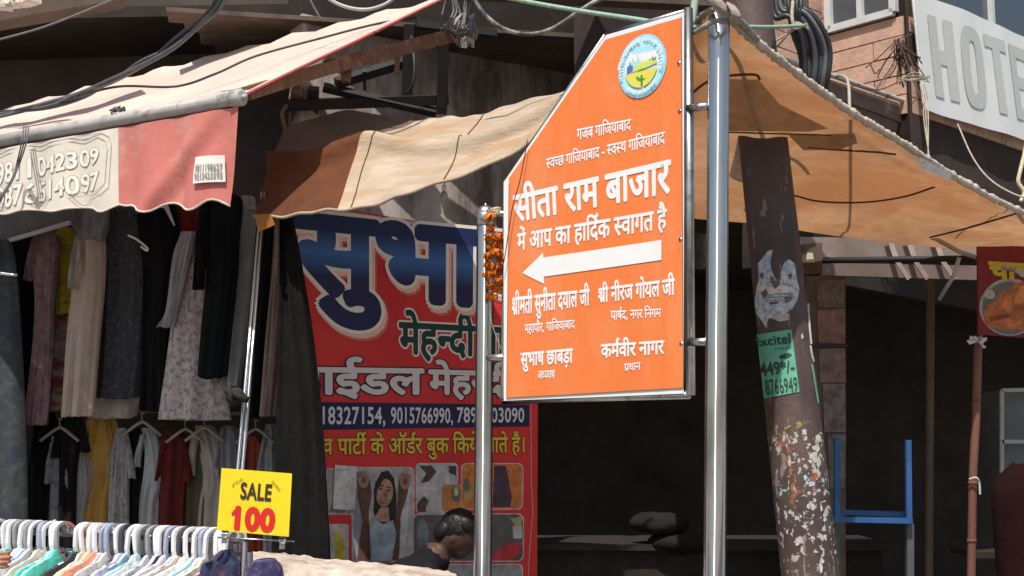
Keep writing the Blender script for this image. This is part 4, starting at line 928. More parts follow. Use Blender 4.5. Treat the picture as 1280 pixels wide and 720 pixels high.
tube_part(rw, 'rail', [P(1165, 296, 7.6), P(1200, 315, 7.5), P(1290, 345, 7.2)], .014, M['gal'], 8)
# boards above the dark stall
bd = thing('stall_fascia', P(1130, 330, 8.0), 'grimy grey board and strips shaped as sun streaks above the dark stall opening', 'board')
bpl = VPlane(1050, 8.1, .95, .1)
mb = MB(); mb.slab([bpl(1000, 296), bpl(1224, 300), bpl(1224, 326), bpl(1000, 322)], bpl.n, .04); mb.build('board', mat('grey_board', (.22, .17, .15), .9, var=.35, scale=3), bd)
mb = MB(); mb.slab([bpl(1000, 328), bpl(1224, 332), bpl(1224, 350), bpl(1000, 343)], bpl.n, .04); mb.build('board', mat('brown_board', (.15, .11, .095), .9, var=.35, scale=3), bd)
for x in (1105, 1128, 1162): mb = MB(); mb.beam(bpl(x, 292, .05), bpl(x+10, 324, .06), .035, .012, (0, 1, 0)); mb.beam(bpl(x+10, 326, .06), bpl(x+27, 350, .05), .03, .012, (0, 1, 0)); mb.build('sun_streak', mat('pale_sun_streak', (.34, .26, .24), .8, var=.3), bd)  # pale strips imitate sun patches that fall on the boards through holes
jb = MB(); jb.slab([P(1003, 305, 7.7), P(1028, 303, 7.7), P(1028, 342, 7.7), P(1003, 344, 7.7)], (0, -1, 0), .12); tag(jb.build('junction_box', mat('brown_box', (.09, .065, .05), .7)), 'small brown box with a pale sticker beside the utility pole', 'box')
mb = MB(); mb.slab([P(1009, 316, 7.69), P(1016, 316, 7.69), P(1018, 328, 7.69), P(1007, 328, 7.69)], (0, -1, 0), .004); mb.build('sticker', paint((.5, .44, .36)), bpy.data.objects['junction_box'])
# pillar with pasted papers
pp = thing('poster_pillar', P(1035, 560, 7.5), 'brick pillar pasted with faded pink and grey papers behind the utility pole', 'pillar')
ppl = VPlane(1035, 7.5, 1, .15)
mb = MB(); mb.slab([ppl(1008, 345), ppl(1057, 345), ppl(1057, 900), ppl(1008, 900)], ppl.n, .3); mb.build('shaft', mat('dim_pillar', (.10, .07, .06), .9, var=.4, scale=4, bump=.3), pp)
def paper(par, pl, q, col, extra=()):
    col = tuple(c*.6 for c in col); m_ = mat('faded_paper', col, .85, var=.35, scale=14, dirt=tuple(c*.45 for c in col), dscale=10, damt=.6); mb = MB(); mb.slab([pl(x, y, .006) for x, y in q], pl.n, .003); return mb.build('paper', m_, par)
paper(pp, ppl, [(1020, 350), (1055, 350), (1055, 385), (1021, 384)], (.22, .17, .15))
paper(pp, ppl, [(1021, 388), (1056, 386), (1056, 430), (1023, 429)], (.34, .19, .18))
paper(pp, ppl, [(1023, 436), (1056, 435), (1057, 478), (1025, 478)], (.33, .22, .21))
paper(pp, ppl, [(1028, 480), (1056, 480), (1057, 540), (1030, 540)], (.30, .24, .24))
paper(pp, ppl, [(1034, 543), (1057, 543), (1056, 610), (1037, 610)], (.22, .21, .20))
mb = MB(); mb.beam(ppl(1008, 432.5, .015), ppl(1058, 432.5, .015), .02, .014); mb.build('band', M['black_iron'], pp)
# blue frame
bf = thing('blue_frame', P(1092, 650, 6.4), 'blue painted metal frame open at the top standing in the dark stall', 'frame')
bl_ = mat('blue_paint', (.028, .09, .24), .45, var=.2, scale=12)
for p, q in (((1046, 547, 6.4), (1046, 651, 6.4)), ((1135, 550, 6.4), (1136, 650, 6.4)), ((1040, 649, 6.4), (1140, 651, 6.4)), ((1044, 640, 6.9), (1134, 643, 6.9)), ((1046, 646, 6.4), (1044, 640, 6.9)), ((1136, 648, 6.4), (1134, 643, 6.9))):
    mb = MB(); mb.beam(P(*p), P(*q), .027, .027, (0, 1, 0.01)); mb.build('bar', bl_, bf)
for x in (1045, 1137):
    mb = MB(); mb.beam(P(x, 655, 6.45), P(x, 940, 6.45), .035, .035, (0, 1, 0)); mb.build('leg', mat('grey_leg', (.07, .075, .08), .6), bf)
# food poster
fpl = VPlane(1250, 7.3, .9, .25)
fp = thing('food_poster', fpl(1255, 420), 'red snack poster with a yellow Hindi word and a plate of fried food', 'poster')
mb = MB(); mb.slab([fpl(1222, 308), fpl(1330, 308), fpl(1330, 426), fpl(1223, 418)], fpl.n, .012); mb.build('flex_sheet', mat('dull_red_flex', (.17, .014, .016), .6, var=.15), fp)
picture(fpl, [((.35, .33, .32), ell(1262, 384, 38, 36, 30)), ((.16, .13, .12), ell(1262, 385, 35, 33, 30)), ((.42, .12, .03), [(1228, 392), (1236, 380), (1246, 376), (1252, 362), (1262, 366), (1268, 354), (1282, 352), (1296, 372), (1298, 396), (1280, 412), (1248, 412), (1232, 406)]),
   ((.60, .20, .05), [(1252, 384), (1258, 366), (1264, 372), (1262, 392)]), ((.58, .22, .06), [(1266, 378), (1274, 358), (1284, 356), (1278, 380)]), ((.25, .05, .02), [(1236, 396), (1262, 392), (1262, 396), (1238, 402)]), ((.52, .15, .05), [(1240, 402), (1262, 398), (1282, 404), (1262, 411)]), ((.28, .08, .03), [(1266, 384), (1292, 380), (1290, 386), (1268, 390)]), ((.4, .4, .38), ell(1236, 368, 7, 6, 12))], fp, 'printed_plate')
text_mesh('चाचा', boxfn(fpl, (1236, 328), (1300, 332), (1237, 347), (1300, 350)), .05, .004, 'lettering', paint((.50, .38, .04)), fp)
wf2 = thing('grey_cabinet', P(1270, 600, 7.4), 'pale framed cabinet standing in the dark at the right edge', 'cabinet')
mb = MB(); mb.slab([P(1252, 488, 7.5), P(1330, 486, 7.5), P(1330, 900, 7.5), P(1252, 900, 7.5)], (0, -1, 0), .4); mb.build('body', mat('grey_panel', (.10, .11, .11), .6), wf2)
for p, q in (((1252, 488), (1252, 596)), ((1252, 552), (1330, 552)), ((1252, 488), (1330, 486))): mb = MB(); mb.beam(P(*p, 7.45), P(*q, 7.45), .022, .022, (0, 1, 0)); mb.build('trim', mat('pale_trim', (.28, .29, .29), .5), wf2)
mb = MB()
g = []
for i in range(11):
    t = i/10; hw = .20*(min(1, .35+1.6*math.sqrt(max(t, 0.0)))); z = P(1275, 582, 6.6).z-t*.75
    g.append([Vector((P(1290, 600, 6.6).x+hw*math.cos(a)*(1.1-.1*t), 6.6+.13*math.sin(a), z+.02*math.sin(a*3+t*5))) for a in [2*math.pi*k/20 for k in range(20)]])
mb.grid(g, True); mb.add([v for v in g[0]], [tuple(range(20))]); tag(mb.build('cloth_bundle', cloth((.016, .005, .005)), None, True), 'dark maroon covered bundle with rounded top at the right edge', 'bundle')
sh = thing('wooden_shelf', P(1235, 688, 7.4), 'low dark wooden shelf behind the reddish bamboo post', 'shelf')
mb = MB(); mb.slab([P(1218, 690, 7.2), P(1290, 690, 7.2), P(1290, 698, 7.2), P(1218, 698, 7.2)], (0, -1, 0), .4); mb.build('board', M['darkwood'], sh)
# sacks in the gloom
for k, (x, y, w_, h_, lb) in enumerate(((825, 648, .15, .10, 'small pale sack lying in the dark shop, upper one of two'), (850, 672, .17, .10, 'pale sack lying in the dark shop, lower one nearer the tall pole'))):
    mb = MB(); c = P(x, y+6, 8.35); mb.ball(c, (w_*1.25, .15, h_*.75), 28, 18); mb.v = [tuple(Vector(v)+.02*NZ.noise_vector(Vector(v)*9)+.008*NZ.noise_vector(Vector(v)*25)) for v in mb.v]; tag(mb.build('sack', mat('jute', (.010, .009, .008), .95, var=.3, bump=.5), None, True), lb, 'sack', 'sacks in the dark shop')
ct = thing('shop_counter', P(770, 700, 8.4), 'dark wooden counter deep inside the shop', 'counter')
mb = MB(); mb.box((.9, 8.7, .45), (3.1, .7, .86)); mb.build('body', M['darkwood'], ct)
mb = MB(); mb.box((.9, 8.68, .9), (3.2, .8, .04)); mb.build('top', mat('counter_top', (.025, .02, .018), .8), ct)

# ------------------------------------------------------------------ clothes hanging under the awning
GD = .75
def garment(name, label, cat, rows, Y, m, th=.05, fold=.018, nf=5, group='garments hanging under the pink awning', parent=None, ph=None):
    ph = R.uniform(0, 60) if ph is None else ph; Y += GD
    rr = spline([Vector(r) for r in rows], 5); top_y = rr[0].x; N = 36; g = []
    for i, r in enumerate(rr):
        t = i/(len(rr)-1); y, xl, xr = r; a, b = P(xl, y, Y), P(xr, y, Y); c = (a+b)/2; hw = (b.x-a.x)/2; ring = []
        for k in range(N):
            al = 2*math.pi*k/N; cs, sn = math.cos(al), math.sin(al)
            fx = fold*(.35+t)*2.2*NZ.noise(Vector((cs*nf*.8+ph, t*1.1+ph, 0)))+fold*1.3*NZ.noise(Vector((cs*nf*2.2+ph*2, t*2.5, 5)))
            ring.append(Vector((c.x+hw*cs, c.y-(th*sn)-(fx if sn > -.2 else 0), c.z+.02*NZ.noise(Vector((cs*nf*.8+ph, ph, 0)))*(t > .9))))
        g.append(ring)
    mb = MB(); mb.grid(g, True); mb.add(g[0], [tuple(range(N))]); mb.add(g[-1], [tuple(range(N))])
    o = mb.build(name, m, parent, True)
    if parent is None: tag(o, label, cat, group)
    return o
def flor(col, spot, scale=30):
    m = mat('printed_cloth', col, .95, var=.12, scale=5, bump=.2, dirt=spot, dscale=scale, damt=.6, spec=.1); return m
mott = mat('mottled_print', (.055, .062, .058), .8, var=.6, scale=22, dirt=(.03, .034, .05), dscale=10, damt=.9)
garment('printed_dress', 'grey green mottled printed dress at the far left edge under the awning', 'dress', [(300, -30, 14), (340, -40, 22), (480, -45, 30), (620, -45, 34), (800, -50, 36)], 6.7, mott, nf=4)
g1 = garment('black_dress', 'narrow black dress second from the left under the awning', 'dress', [(276, 22, 38), (300, 12, 52), (350, 15, 50), (430, 15, 46), (500, 9, 42)], 7.0, cloth((.012, .012, .013)))
mv = flor((.22, .13, .14), (.12, .07, .08), 18)
garment('mauve_dress', 'dusty mauve dress with short sleeves on the left under the awning', 'dress', [(286, 48, 62), (300, 40, 74), (345, 42, 72), (380, 44, 68), (450, 38, 66), (530, 28, 60)], 6.85, mv)
garment('sleeve', None, None, [(296, 42, 52), (325, 33, 47), (350, 30, 42)], 6.82, mv, th=.03, parent=bpy.data.objects['mauve_dress'])
yg = mat('yellow_block', (.33, .25, .02), .9, var=.2, scale=8, dirt=(.03, .03, .03), dscale=9, damt=.4, stretch=(.3, .3, 2.2))
garment('patterned_blouse', 'yellow and black banded top between the mauve and cream dresses', 'top', [(285, 74, 90), (310, 68, 98), (350, 72, 100), (395, 70, 98)], 7.0, yg)
garment('patchwork_skirt', 'red, white and dark patchwork skirt below the yellow banded top', 'skirt', [(396, 70, 98), (430, 62, 94), (480, 58, 90), (512, 52, 88)], 7.02, mat('patchwork', (.17, .028, .02), .9, var=.3, scale=10, dirt=(.22, .2, .17), dscale=8, damt=.75, stretch=(.5, .5, 1.8)))
garment('cream_dress', 'long cream dress with a grey plastic wrapped top hanging under the awning', 'dress', [(290, 98, 128), (305, 92, 132), (360, 90, 131), (420, 84, 126), (520, 76, 118)], 6.8, cloth((.42, .33, .27), var=.12))
garment('sleeve', None, None, [(300, 93, 104), (330, 88, 106), (360, 85, 100)], 6.76, cloth((.40, .33, .29)), th=.03, parent=bpy.data.objects['cream_dress'])
garment('plastic_cover', None, None, [(250, 92, 135), (275, 88, 137), (300, 100, 130)], 6.74, mat('grey_cover', (.19, .18, .19), .4, var=.25, spec=.5), th=.07, parent=bpy.data.objects['cream_dress'])
garment('charcoal_dress', 'charcoal textured long dress to the right of the cream one', 'dress', [(262, 138, 165), (285, 128, 183), (350, 130, 186), (430, 126, 182), (497, 120, 176)], 6.95, mat('speckled_charcoal', (.045, .045, .052), .9, var=.3, scale=30, dirt=(.09, .09, .10), dscale=35, damt=.5))
garment('cream_dress', 'pale cream dress of which only the hem shows below the charcoal dress', 'dress', [(480, 116, 178), (500, 114, 175), (522, 110, 168)], 7.05, cloth((.36, .31, .27)))
garment('black_dress', 'broad black dress in the middle of the hanging row with a white collar triangle', 'dress', [(245, 185, 212), (268, 172, 222), (330, 178, 224), (400, 178, 214), (514, 174, 212)], 6.9, cloth((.009, .009, .010)))
mb = MB(); mb.add([*[P(x_, y_, 7.5) for x_, y_ in ((194, 250), (208, 250), (219, 282), (217, 282), (205, 260), (193, 259))]], [(0, 1, 4, 5), (1, 2, 3, 4)]); mb.build('collar', cloth((.45, .45, .45)), bpy.data.objects['black_dress.001'])
garment('maroon_shirt', 'small dull maroon shirt above the white floral dress', 'shirt', [(240, 222, 250), (262, 219, 254), (300, 216, 252)], 7.0, cloth((.20, .03, .028)))
fl1 = flor((.50, .44, .43), (.22, .13, .14), 30)
garment('floral_dress', 'long white floral dress with lilac sleeve hanging under the awning', 'dress', [(300, 226, 252), (320, 222, 262), (380, 216, 268), (450, 208, 278), (524, 198, 290)], 6.85, fl1)
garment('sleeve', None, None, [(290, 226, 246), (320, 216, 240), (370, 209, 228), (396, 204, 222), (408, 196, 218)], 6.78, cloth((.36, .33, .37)), th=.03, parent=bpy.data.objects['floral_dress'], nf=3)
bk = cloth((.010, .012, .013))
garment('black_jumpsuit', 'black long sleeved jumpsuit hanging in front of the floral dress', 'jumpsuit', [(244, 262, 296), (255, 250, 304), (300, 252, 300), (340, 258, 298), (400, 252, 292), (472, 246, 284)], 6.7, bk)
garment('sleeve', None, None, [(252, 250, 264), (300, 244, 258), (361, 240, 256)], 6.66, bk, th=.03, parent=bpy.data.objects['black_jumpsuit'], nf=2)
garment('white_dress', 'plain pale grey dress between the black jumpsuit and the chrome rod', 'dress', [(246, 302, 318), (262, 296, 320), (340, 292, 318), (420, 286, 310), (482, 282, 300)], 6.85, cloth((.42, .44, .45)))
garment('black_trousers', 'black trousers hanging right of the chrome rod', 'trousers', [(268, 322, 348), (330, 316, 348), (430, 308, 334), (520, 302, 326)], 6.75, cloth((.008, .009, .010)))
garment('beige_cloth', 'strip of taupe cloth hanging beside the long black cloth', 'cloth', [(272, 344, 356), (340, 340, 358), (430, 332, 354), (520, 324, 346)], 6.65, cloth((.22, .17, .14)), nf=3)
garment('black_cloth', 'very long dark grey cloth hanging from the tarpaulin in front of the red banner', 'cloth', [(270, 350, 366), (340, 350, 378), (430, 348, 392), (540, 344, 404), (640, 340, 410), (700, 338, 413), (900, 336, 416)], 6.5-GD, cloth((.012, .011, .0105), var=.35), nf=4, fold=.03, group=None)
G2 = 'garments on the lower inside rail'
low = [('black_trousers', 'black trousers at the left end of the lower rail', [(516, 48, 66), (540, 42, 72), (600, 36, 68), (760, 30, 66)], (.009, .009, .01)),
 ('white_blouse', 'sliver of white blouse between two black garments on the lower rail', [(545, 68, 76), (600, 66, 76), (700, 62, 78)], (.30, .30, .31)),
 ('black_blouse', 'black top second from the left on the lower rail', [(518, 78, 98), (540, 74, 100), (600, 76, 94), (760, 72, 92)], (.013, .011, .011)),
 ('grey_blouse', 'pale grey blouse with a wide sleeve left of the mustard one', [(540, 98, 108), (580, 96, 112), (612, 90, 118), (660, 92, 108), (760, 92, 110)], (.26, .25, .26)),
 ('mustard_dress', 'mustard ochre dress on the lower rail', [(519, 122, 134), (530, 108, 146), (570, 108, 148), (600, 112, 146), (640, 106, 138), (760, 100, 134)], (.34, .19, .05)),
 ('white_blouse', 'off white blouse right of the mustard dress', [(535, 148, 156), (560, 144, 160), (620, 138, 160), (760, 134, 160)], (.30, .28, .28)),
 ('black_trousers', 'black trousers right of the mustard dress on the lower rail', [(535, 168, 178), (550, 160, 186), (610, 160, 184), (760, 158, 180)], (.010, .009, .009)),
 ('white_shirt', 'white flared sleeve shirt in the centre of the lower rail', [(535, 180, 192), (560, 184, 202), (598, 182, 211), (640, 178, 198), (760, 176, 200)], (.33, .33, .34)),
 ('maroon_blouse', 'dark maroon top on the lower rail', [(538, 208, 226), (560, 202, 234), (640, 198, 228), (760, 196, 226)], (.10, .018, .016)),
 ('olive_dress', 'olive green dress on the lower rail', [(545, 240, 254), (570, 234, 262), (620, 228, 262), (760, 224, 256)], (.075, .07, .035)),
 ('cream_blouse', 'cream frilled blouse over the olive dress', [(532, 246, 266), (560, 250, 280), (600, 256, 284), (640, 250, 284), (760, 244, 282)], (.34, .30, .27)),
 ('grey_shirt', 'grey shirt behind the chrome rod on the lower rail', [(532, 280, 292), (560, 276, 300), (760, 276, 304)], (.20, .20, .22)),
 ('orange_shirt', 'brick orange shirt right of the chrome rod', [(545, 310, 322), (565, 308, 326), (640, 308, 326), (760, 306, 328)], (.32, .07, .035)),
 ('white_shirt', 'pale shirt at the right end of the lower rail', [(530, 334, 346), (560, 332, 352), (760, 330, 352)], (.26, .28, .31))]
def hang(x, y, Y, group, lb):
    h = MB(); c = P(x, y, Y+GD); s_ = .12
    h.tube(spline([c+Vector((.012, 0, .045)), c+Vector((-.006, 0, .055)), c+Vector((-.004, 0, .03)), c], 3), .004, 5); h.tube([c+Vector((-s_, 0, -.085)), c+Vector((-.03, 0, -.015)), c, c+Vector((.03, 0, -.015)), c+Vector((s_, 0, -.085))], .010, 6)
    tag(h.build('hanger', mat('cream_hanger', (.26, .23, .18), .5), None, True), lb, 'hanger', group)
for i, (nm, lb, rows, col) in enumerate(low):
    m_ = flor(col, tuple(c*.5+.02 for c in col), 26) if i % 4 == 1 else cloth(col)
    go = garment(nm, lb, nm.split('_')[1], [(r[0], r[1]-2, r[2]+2) for r in rows], 7.15-.03*(i % 3), m_, th=.04, nf=3, fold=.02, group=G2)
    if 'trousers' not in nm:
        y0, a_, b_ = rows[0]; y0 = y0+8; wd_ = max(7, (b_-a_)*.5)
        for s_ in (-1, 1):
            e_ = a_-1 if s_ < 0 else b_+1; L_ = R.uniform(38, 62)
            garment('sleeve', None, None, [(y0, e_-wd_*.5, e_+wd_*.5), (y0+L_*.5, e_+s_*5-wd_*.55, e_+s_*5+wd_*.55), (y0+L_, e_+s_*8-wd_*.7, e_+s_*8+wd_*.7)], 7.12-.03*(i % 3), m_, th=.02, nf=2, fold=.012, parent=go)
for x, y, lb in ((178, 521, 'cream hanger carrying the white flared shirt'), (232, 530, 'cream hanger carrying the dark maroon top'), (256, 528, 'cream hanger carrying the cream frilled blouse'), (320, 530, 'cream hanger carrying the brick orange shirt'), (75, 528, 'cream hanger carrying the black top on the lower rail')):
    hang(x, y+6, 7.0, 'hangers on the lower inside rail', lb)
cable('clothes_rail', [(20, 510, 8.0), (160, 513, 8.0), (350, 519, 8.0)], .012, M['gal'], 'grey inside rail carrying the lower row of clothes', 'rail', n=3)
cable('clothes_rail', [(-60, 262, 7.75), (150, 250, 7.65), (330, 262, 7.55)], .012, M['gal'], 'inside rail hidden behind the valance carrying the long dresses', 'rail', n=3)
pb = thing('striped_panel', P(30, 290, 6.6), 'folded grey brown cloth panel with pale edge under the left end of the valance', 'panel')
mb = MB(); mb.slab([P(-50, 282, 7.6), P(92, 248, 7.3), P(95, 276, 7.3), P(-50, 318, 7.6)], (0, -1, 0), .03); mb.build('panel', cloth((.13, .11, .11)), pb)
mb = MB(); mb.beam(P(-50, 319, 7.58), P(88, 278, 7.28), .02, .022); mb.build('edge', cloth((.36, .34, .33)), pb)
for a, b, lb in (((160, 294), (184, 312), 'small white hanger end poking out of the charcoal dress'),):
    cable('hanger', [(a[0], a[1], 7.55), (172, 300, 7.53), (b[0], b[1]-2, 7.5), (183, 313, 7.5), (176, 308, 7.5)], .007, M['white_plastic'], lb, 'hanger', n=4)
cable('glass_shelf', [(-20, 340, 6.5), (0, 342, 6.5), (22, 344, 6.5)], .008, M['steel'], 'bright steel rail end at the left edge beside the mottled dress', 'rail', n=3)

# ------------------------------------------------------------------ sale rack with packed hangers
rk = thing('clothes_rack', P(150, 720, 5.6), 'low steel clothes rack packed with white hangers along the bottom left', 'clothes rack')
r0, r1 = P(-60, 661, 5.85), P(306, 677, 5.35)
tube_part(rk, 'rail', [r0, r1], .013, M['steel_dull'], 12)
tube_part(rk, 'rail', [r0+Vector((0, 0, -.09)), r1+Vector((0, 0, -.09))], .010, M['black_iron'], 10)
for x, y_ in ((r1, 0), (r0, 0)): tube_part(rk, 'leg', [x, Vector((x.x, x.y, .01))], .015, M['steel_dull'], 12)
mb = MB(); c = lerp(r0, r1, .37); mb.ball(c+Vector((0, 0, .045)), (.014, .014, .018), 10, 8); mb.tube([c, c+Vector((0, 0, .04))], .009, 8); mb.tube([c+Vector((-.03, 0, .008)), c+Vector((.02, 0, .03))], .012, 8); mb.build('clamp', mat('sea_green_metal', (.30, .38, .37), .4, .5), rk, True)
dR = (r1-r0).normalized(); hd = Vector((-.62, -.785, 0)); 
hang_mesh = {}
def hanger_mesh(m, key):
    if key in hang_mesh: return hang_mesh[key]
    mb = MB()
    def sweep(path, wd, t):
        pts = [Vector((p[0], 0, p[1])) for p in path]; g = []
        for i, p in enumerate(pts):
            d = (pts[min(i+1, len(pts)-1)]-pts[max(i-1, 0)]).normalized(); nn = Vector((-d.z, 0, d.x)); w_ = wd[i] if isinstance(wd, list) else wd
            g.append([p+nn*w_/2+Vector((0, t/2, 0)), p-nn*w_/2+Vector((0, t/2, 0)), p-nn*w_/2-Vector((0, t/2, 0)), p+nn*w_/2-Vector((0, t/2, 0))])
        mb.grid(g, True); mb.add(g[0], [(0, 1, 2, 3)]); mb.add(g[-1], [(3, 2, 1, 0)])
    arc = [(.046*math.cos(math.radians(a)), .034*math.sin(math.radians(a))+.004) for a in range(200, -1, -20)]
    sweep(arc+[(.046, -.03), (.045, -.06), (.038, -.09), (.018, -.112), (0, -.125)], .012, .021)
    sweep([(0, -.112), (.05, -.118), (.11, -.135), (.17, -.168), (.20, -.19)], [.03, .024, .02, .017, .012], .012)
    sweep([(0, -.112), (-.05, -.118), (-.11, -.135), (-.17, -.168), (-.20, -.19)], [.03, .024, .02, .017, .012], .012)
    o = mb.build('hanger', m, None); me = o.data; bpy.data.objects.remove(o); hang_mesh[key] = me; return me
def shirt_mesh(m, seed):
    rr = random.Random(seed); mb = MB(); nw, nd = 22, 14; t0 = rr.uniform(.008, .016); dep = rr.uniform(.5, .62)
    def top(w_): a = abs(w_); return -.092-.42*max(0, a-.03)-(.25*max(0, a-.19)**.8 if a > .19 else 0)+(.018 if .03 < a < .075 else 0)-(.03 if a < .03 else 0)
    f, bk_ = [], []
    W = .23
    for i in range(nd+1):
        t = i/nd; fr_, br_ = [], []
        for j in range(nw+1):
            w_ = -W+2*W*j/nw; z0 = top(w_); z = z0-(dep*t if abs(w_) < .17 else dep*.42*t); th = t0*math.sqrt(max(0, math.sin(math.pi*min(1, t*3+.08)/1.0)) if t < .17 else 1)+.004
            wob = .008*math.sin(w_*55+seed)*t+.004*math.sin(w_*120+seed*2+t*9)
            fr_.append(Vector((w_*(1+.05*t), th+wob, z))); br_.append(Vector((w_*(1+.05*t), -th+wob, z)))
        f.append(fr_); bk_.append(br_)
    mb.grid(f); mb.grid(bk_); mb.grid([f[0], bk_[0]]); mb.grid([[r[0] for r in f], [r[0] for r in bk_]]); mb.grid([[r[-1] for r in f], [r[-1] for r in bk_]])
    o = mb.build('shirt', m, None, True); me = o.data; bpy.data.objects.remove(o); return me
palette = [('white', (.72, .70, .70)), ('pale lavender', (.50, .48, .62)), ('mint', (.12, .62, .48)), ('cream', (.66, .58, .46)), ('light aqua', (.42, .68, .72)), ('dark grey', (.06, .06, .07)), ('salmon', (.70, .30, .20)), ('white striped', (.68, .68, .72)), ('magenta', (.55, .05, .18)), ('pale blue', (.40, .55, .72)), ('peach', (.74, .48, .30)), ('off white', (.64, .62, .60))]
order = [0, 3, 4, 0, 8, 5, 4, 11, 1, 2, 5, 0, 9, 7, 3, 11, 0, 2, 2, 0, 5, 3, 10, 6, 0, 11, 5, 1, 9, 0, 4, 7, 11, 5, 0, 1, 3, 0, 4]
NH = 44; ordn = lambda n_: {1: 'first', 2: 'second', 3: 'third'}.get(n_, '%dth' % n_)
hm = [(M['white_plastic'], 'w'), (mat('grey_plastic', (.30, .31, .31), .45, var=.1), 'g'), (mat('dark_plastic', (.06, .06, .08), .4), 'd'), (mat('coral_plastic', (.62, .22, .16), .4), 'c'), (mat('blue_grey_plastic', (.34, .38, .50), .4), 'b')]
yaw = math.atan2(hd.y, hd.x)
words = ['first', 'second', 'third', 'fourth', 'fifth', 'sixth', 'seventh', 'eighth', 'ninth', 'tenth', 'eleventh', 'twelfth', 'thirteenth', 'fourteenth', 'fifteenth', 'sixteenth', 'seventeenth', 'eighteenth', 'nineteenth', 'twentieth', 'twenty-first', 'twenty-second', 'twenty-third']
def whichfrom(k, n_): 
    return '%s from the left end' % words[k] if k < n_/2 else '%s from the right end' % words[n_-1-k]
cnt = {}
for k in range(NH):
    s_ = .03+.955*(k+.5+R.uniform(-.25, .25))/NH
    if .405 < s_ < .455: s_ = .40+R.uniform(-.01, .01)
    if .18 < s_ < .215: s_ = .17
    p = lerp(r0, r1, s_)
    hk = 3 if k == 19 else R.choice([0, 0, 0, 0, 0, 0, 1, 1, 0, 0, 2, 4]); m_, key = hm[hk]; names = {0: 'white', 1: 'grey', 2: 'dark', 3: 'coral', 4: 'blue grey'}
    o = bpy.data.objects.new('hanger', hanger_mesh(m_, key)); SC.collection.objects.link(o); o.location = p+Vector((0, 0, .011)); o.rotation_euler = (R.uniform(-.10, .10), R.uniform(-.07, .07), yaw+R.uniform(-.17, .17))
    tag(o, '%s plastic hanger on the sale rack, %s' % (names[hk], whichfrom(k, NH)), 'hanger', 'plastic hangers on the sale rack')
    cn, cc_ = palette[order[k % len(order)]]
    mm = flor(cc_, tuple(min(1, c*.45+.05) for c in cc_), 30) if k % 3 == 1 else cloth(cc_)
    g_ = bpy.data.objects.new('blouse', shirt_mesh(mm, k)); SC.collection.objects.link(g_); g_.location = o.location; g_.rotation_euler = o.rotation_euler
    tag(g_, '%s top on the sale rack, %s' % (cn, whichfrom(k, NH)), 'top', 'tops packed on the sale rack')
# yellow sale card
cpl = VPlane(318, 5.2, .98, .16)
sc_ = thing('sale_card', cpl(316, 668), 'yellow price card reading SALE 100 clipped to a rod on the rack', 'card')
mb = MB(); mb.slab([cpl(277, 585), cpl(365, 592), cpl(361, 671), cpl(271, 663)], cpl.n, .004); mb.build('card', mat('yellow_card', (.80, .62, .02), .5, var=.06, scale=5), sc_)
text_mesh('SALE', boxfn(cpl, (301, 603), (341, 606), (300, 623), (339, 626)), .035, .002, 'lettering', paint((.05, .03, .02)), sc_)
text_mesh('100', boxfn(cpl, (289, 633), (345, 637), (287, 660), (343, 664)), .055, .002, 'lettering', paint((.62, .02, .02)), sc_)
text_mesh('UP TO 50%', boxfn(cpl, (289, 606), (303, 597), (291, 610), (304, 600)), .0, .002, 'lettering', paint((.10, .07, .02)), sc_)
text_mesh('ON PRICE', boxfn(cpl, (341, 600), (351, 612), (339, 603), (349, 615)), .0, .002, 'lettering', paint((.10, .07, .02)), sc_)
mb = MB(); tri_ = [(289.5, 641), (289.5, 644.5), (297, 641), (297, 635), (294.5, 635)]; mb.add([cpl(x, y, .0028) for x, y in tri_], [(0, 1, 2, 3, 4)]); mb.build('lettering', paint((.62, .02, .02)), sc_)
tube_part(sc_, 'rod', [cpl(272, 672, -.01), cpl(368, 677, -.01)], .004, M['steel_dull'], 6)
for x, y in ((281, 664), (353, 671)):
    mb = MB(); mb.slab([cpl(x-4, y-1, .008), cpl(x+5, y-.5, .008), cpl(x+5, y+2, .008), cpl(x-4, y+1.5, .008)], cpl.n, .014); mb.build('clip', M['cable'], sc_)
    mb = MB(); mb.tube([cpl(x-4, y+3, .01), cpl(x-2, y+8, .02), cpl(x+3, y+8, .02), cpl(x+4, y+3, .01)], .004, 6); mb.slab([cpl(x-3, y+3, .014), cpl(x+4, y+3, .014), cpl(x+3, y+15, .014), cpl(x-4, y+15, .014)], cpl.n, .006); mb.build('clip_grip', M['steel_dull'], sc_)
tube_part(rk, 'leg', [P(312, 690, 5.3), P(313, 900, 5.3)], .014, M['steel_dull'], 10)

# ------------------------------------------------------------------ rough parapet wall in front of the banner
wl_ = thing('parapet_wall', P(440, 720, 5.9), 'low rough whitewashed wall top behind the sale card', 'wall')
g = []
top_px = [(316, 690), (345, 691), (380, 695), (420, 700), (470, 704), (520, 709), (560, 714), (576, 722)]
tpx = [(v.x, v.y) for v in spline([Vector((x, y, 0)) for x, y in top_px], 6)]
for i in range(9):
    row = []
    for (x, y) in tpx:
        a = P(x, y, 6.15)
        if i <= 3: q = a+Vector((0, -.12*i, -.004*i))
        else: q = a+Vector((0, -.37, -.012-.12*(i-3)))
        row.append(q+Vector((0, R.uniform(-.006, .006), R.uniform(-.006, .006))))
    g.append(row)
mb = MB(); mb.grid(g); back = [v+Vector((0, .01, -.9)) for v in g[0]]; mb.grid([back, g[0]]); mb.grid([[r[-1] for r in g], [r[-1]+Vector((0, .3, -.02)) for r in g]])
mb.build('wall_body', mat('old_whitewash', (.52, .44, .37), .95, var=.3, scale=9, bump=.6, bscale=30, dirt=(.25, .20, .16), dscale=6, damt=.5), wl_, True)
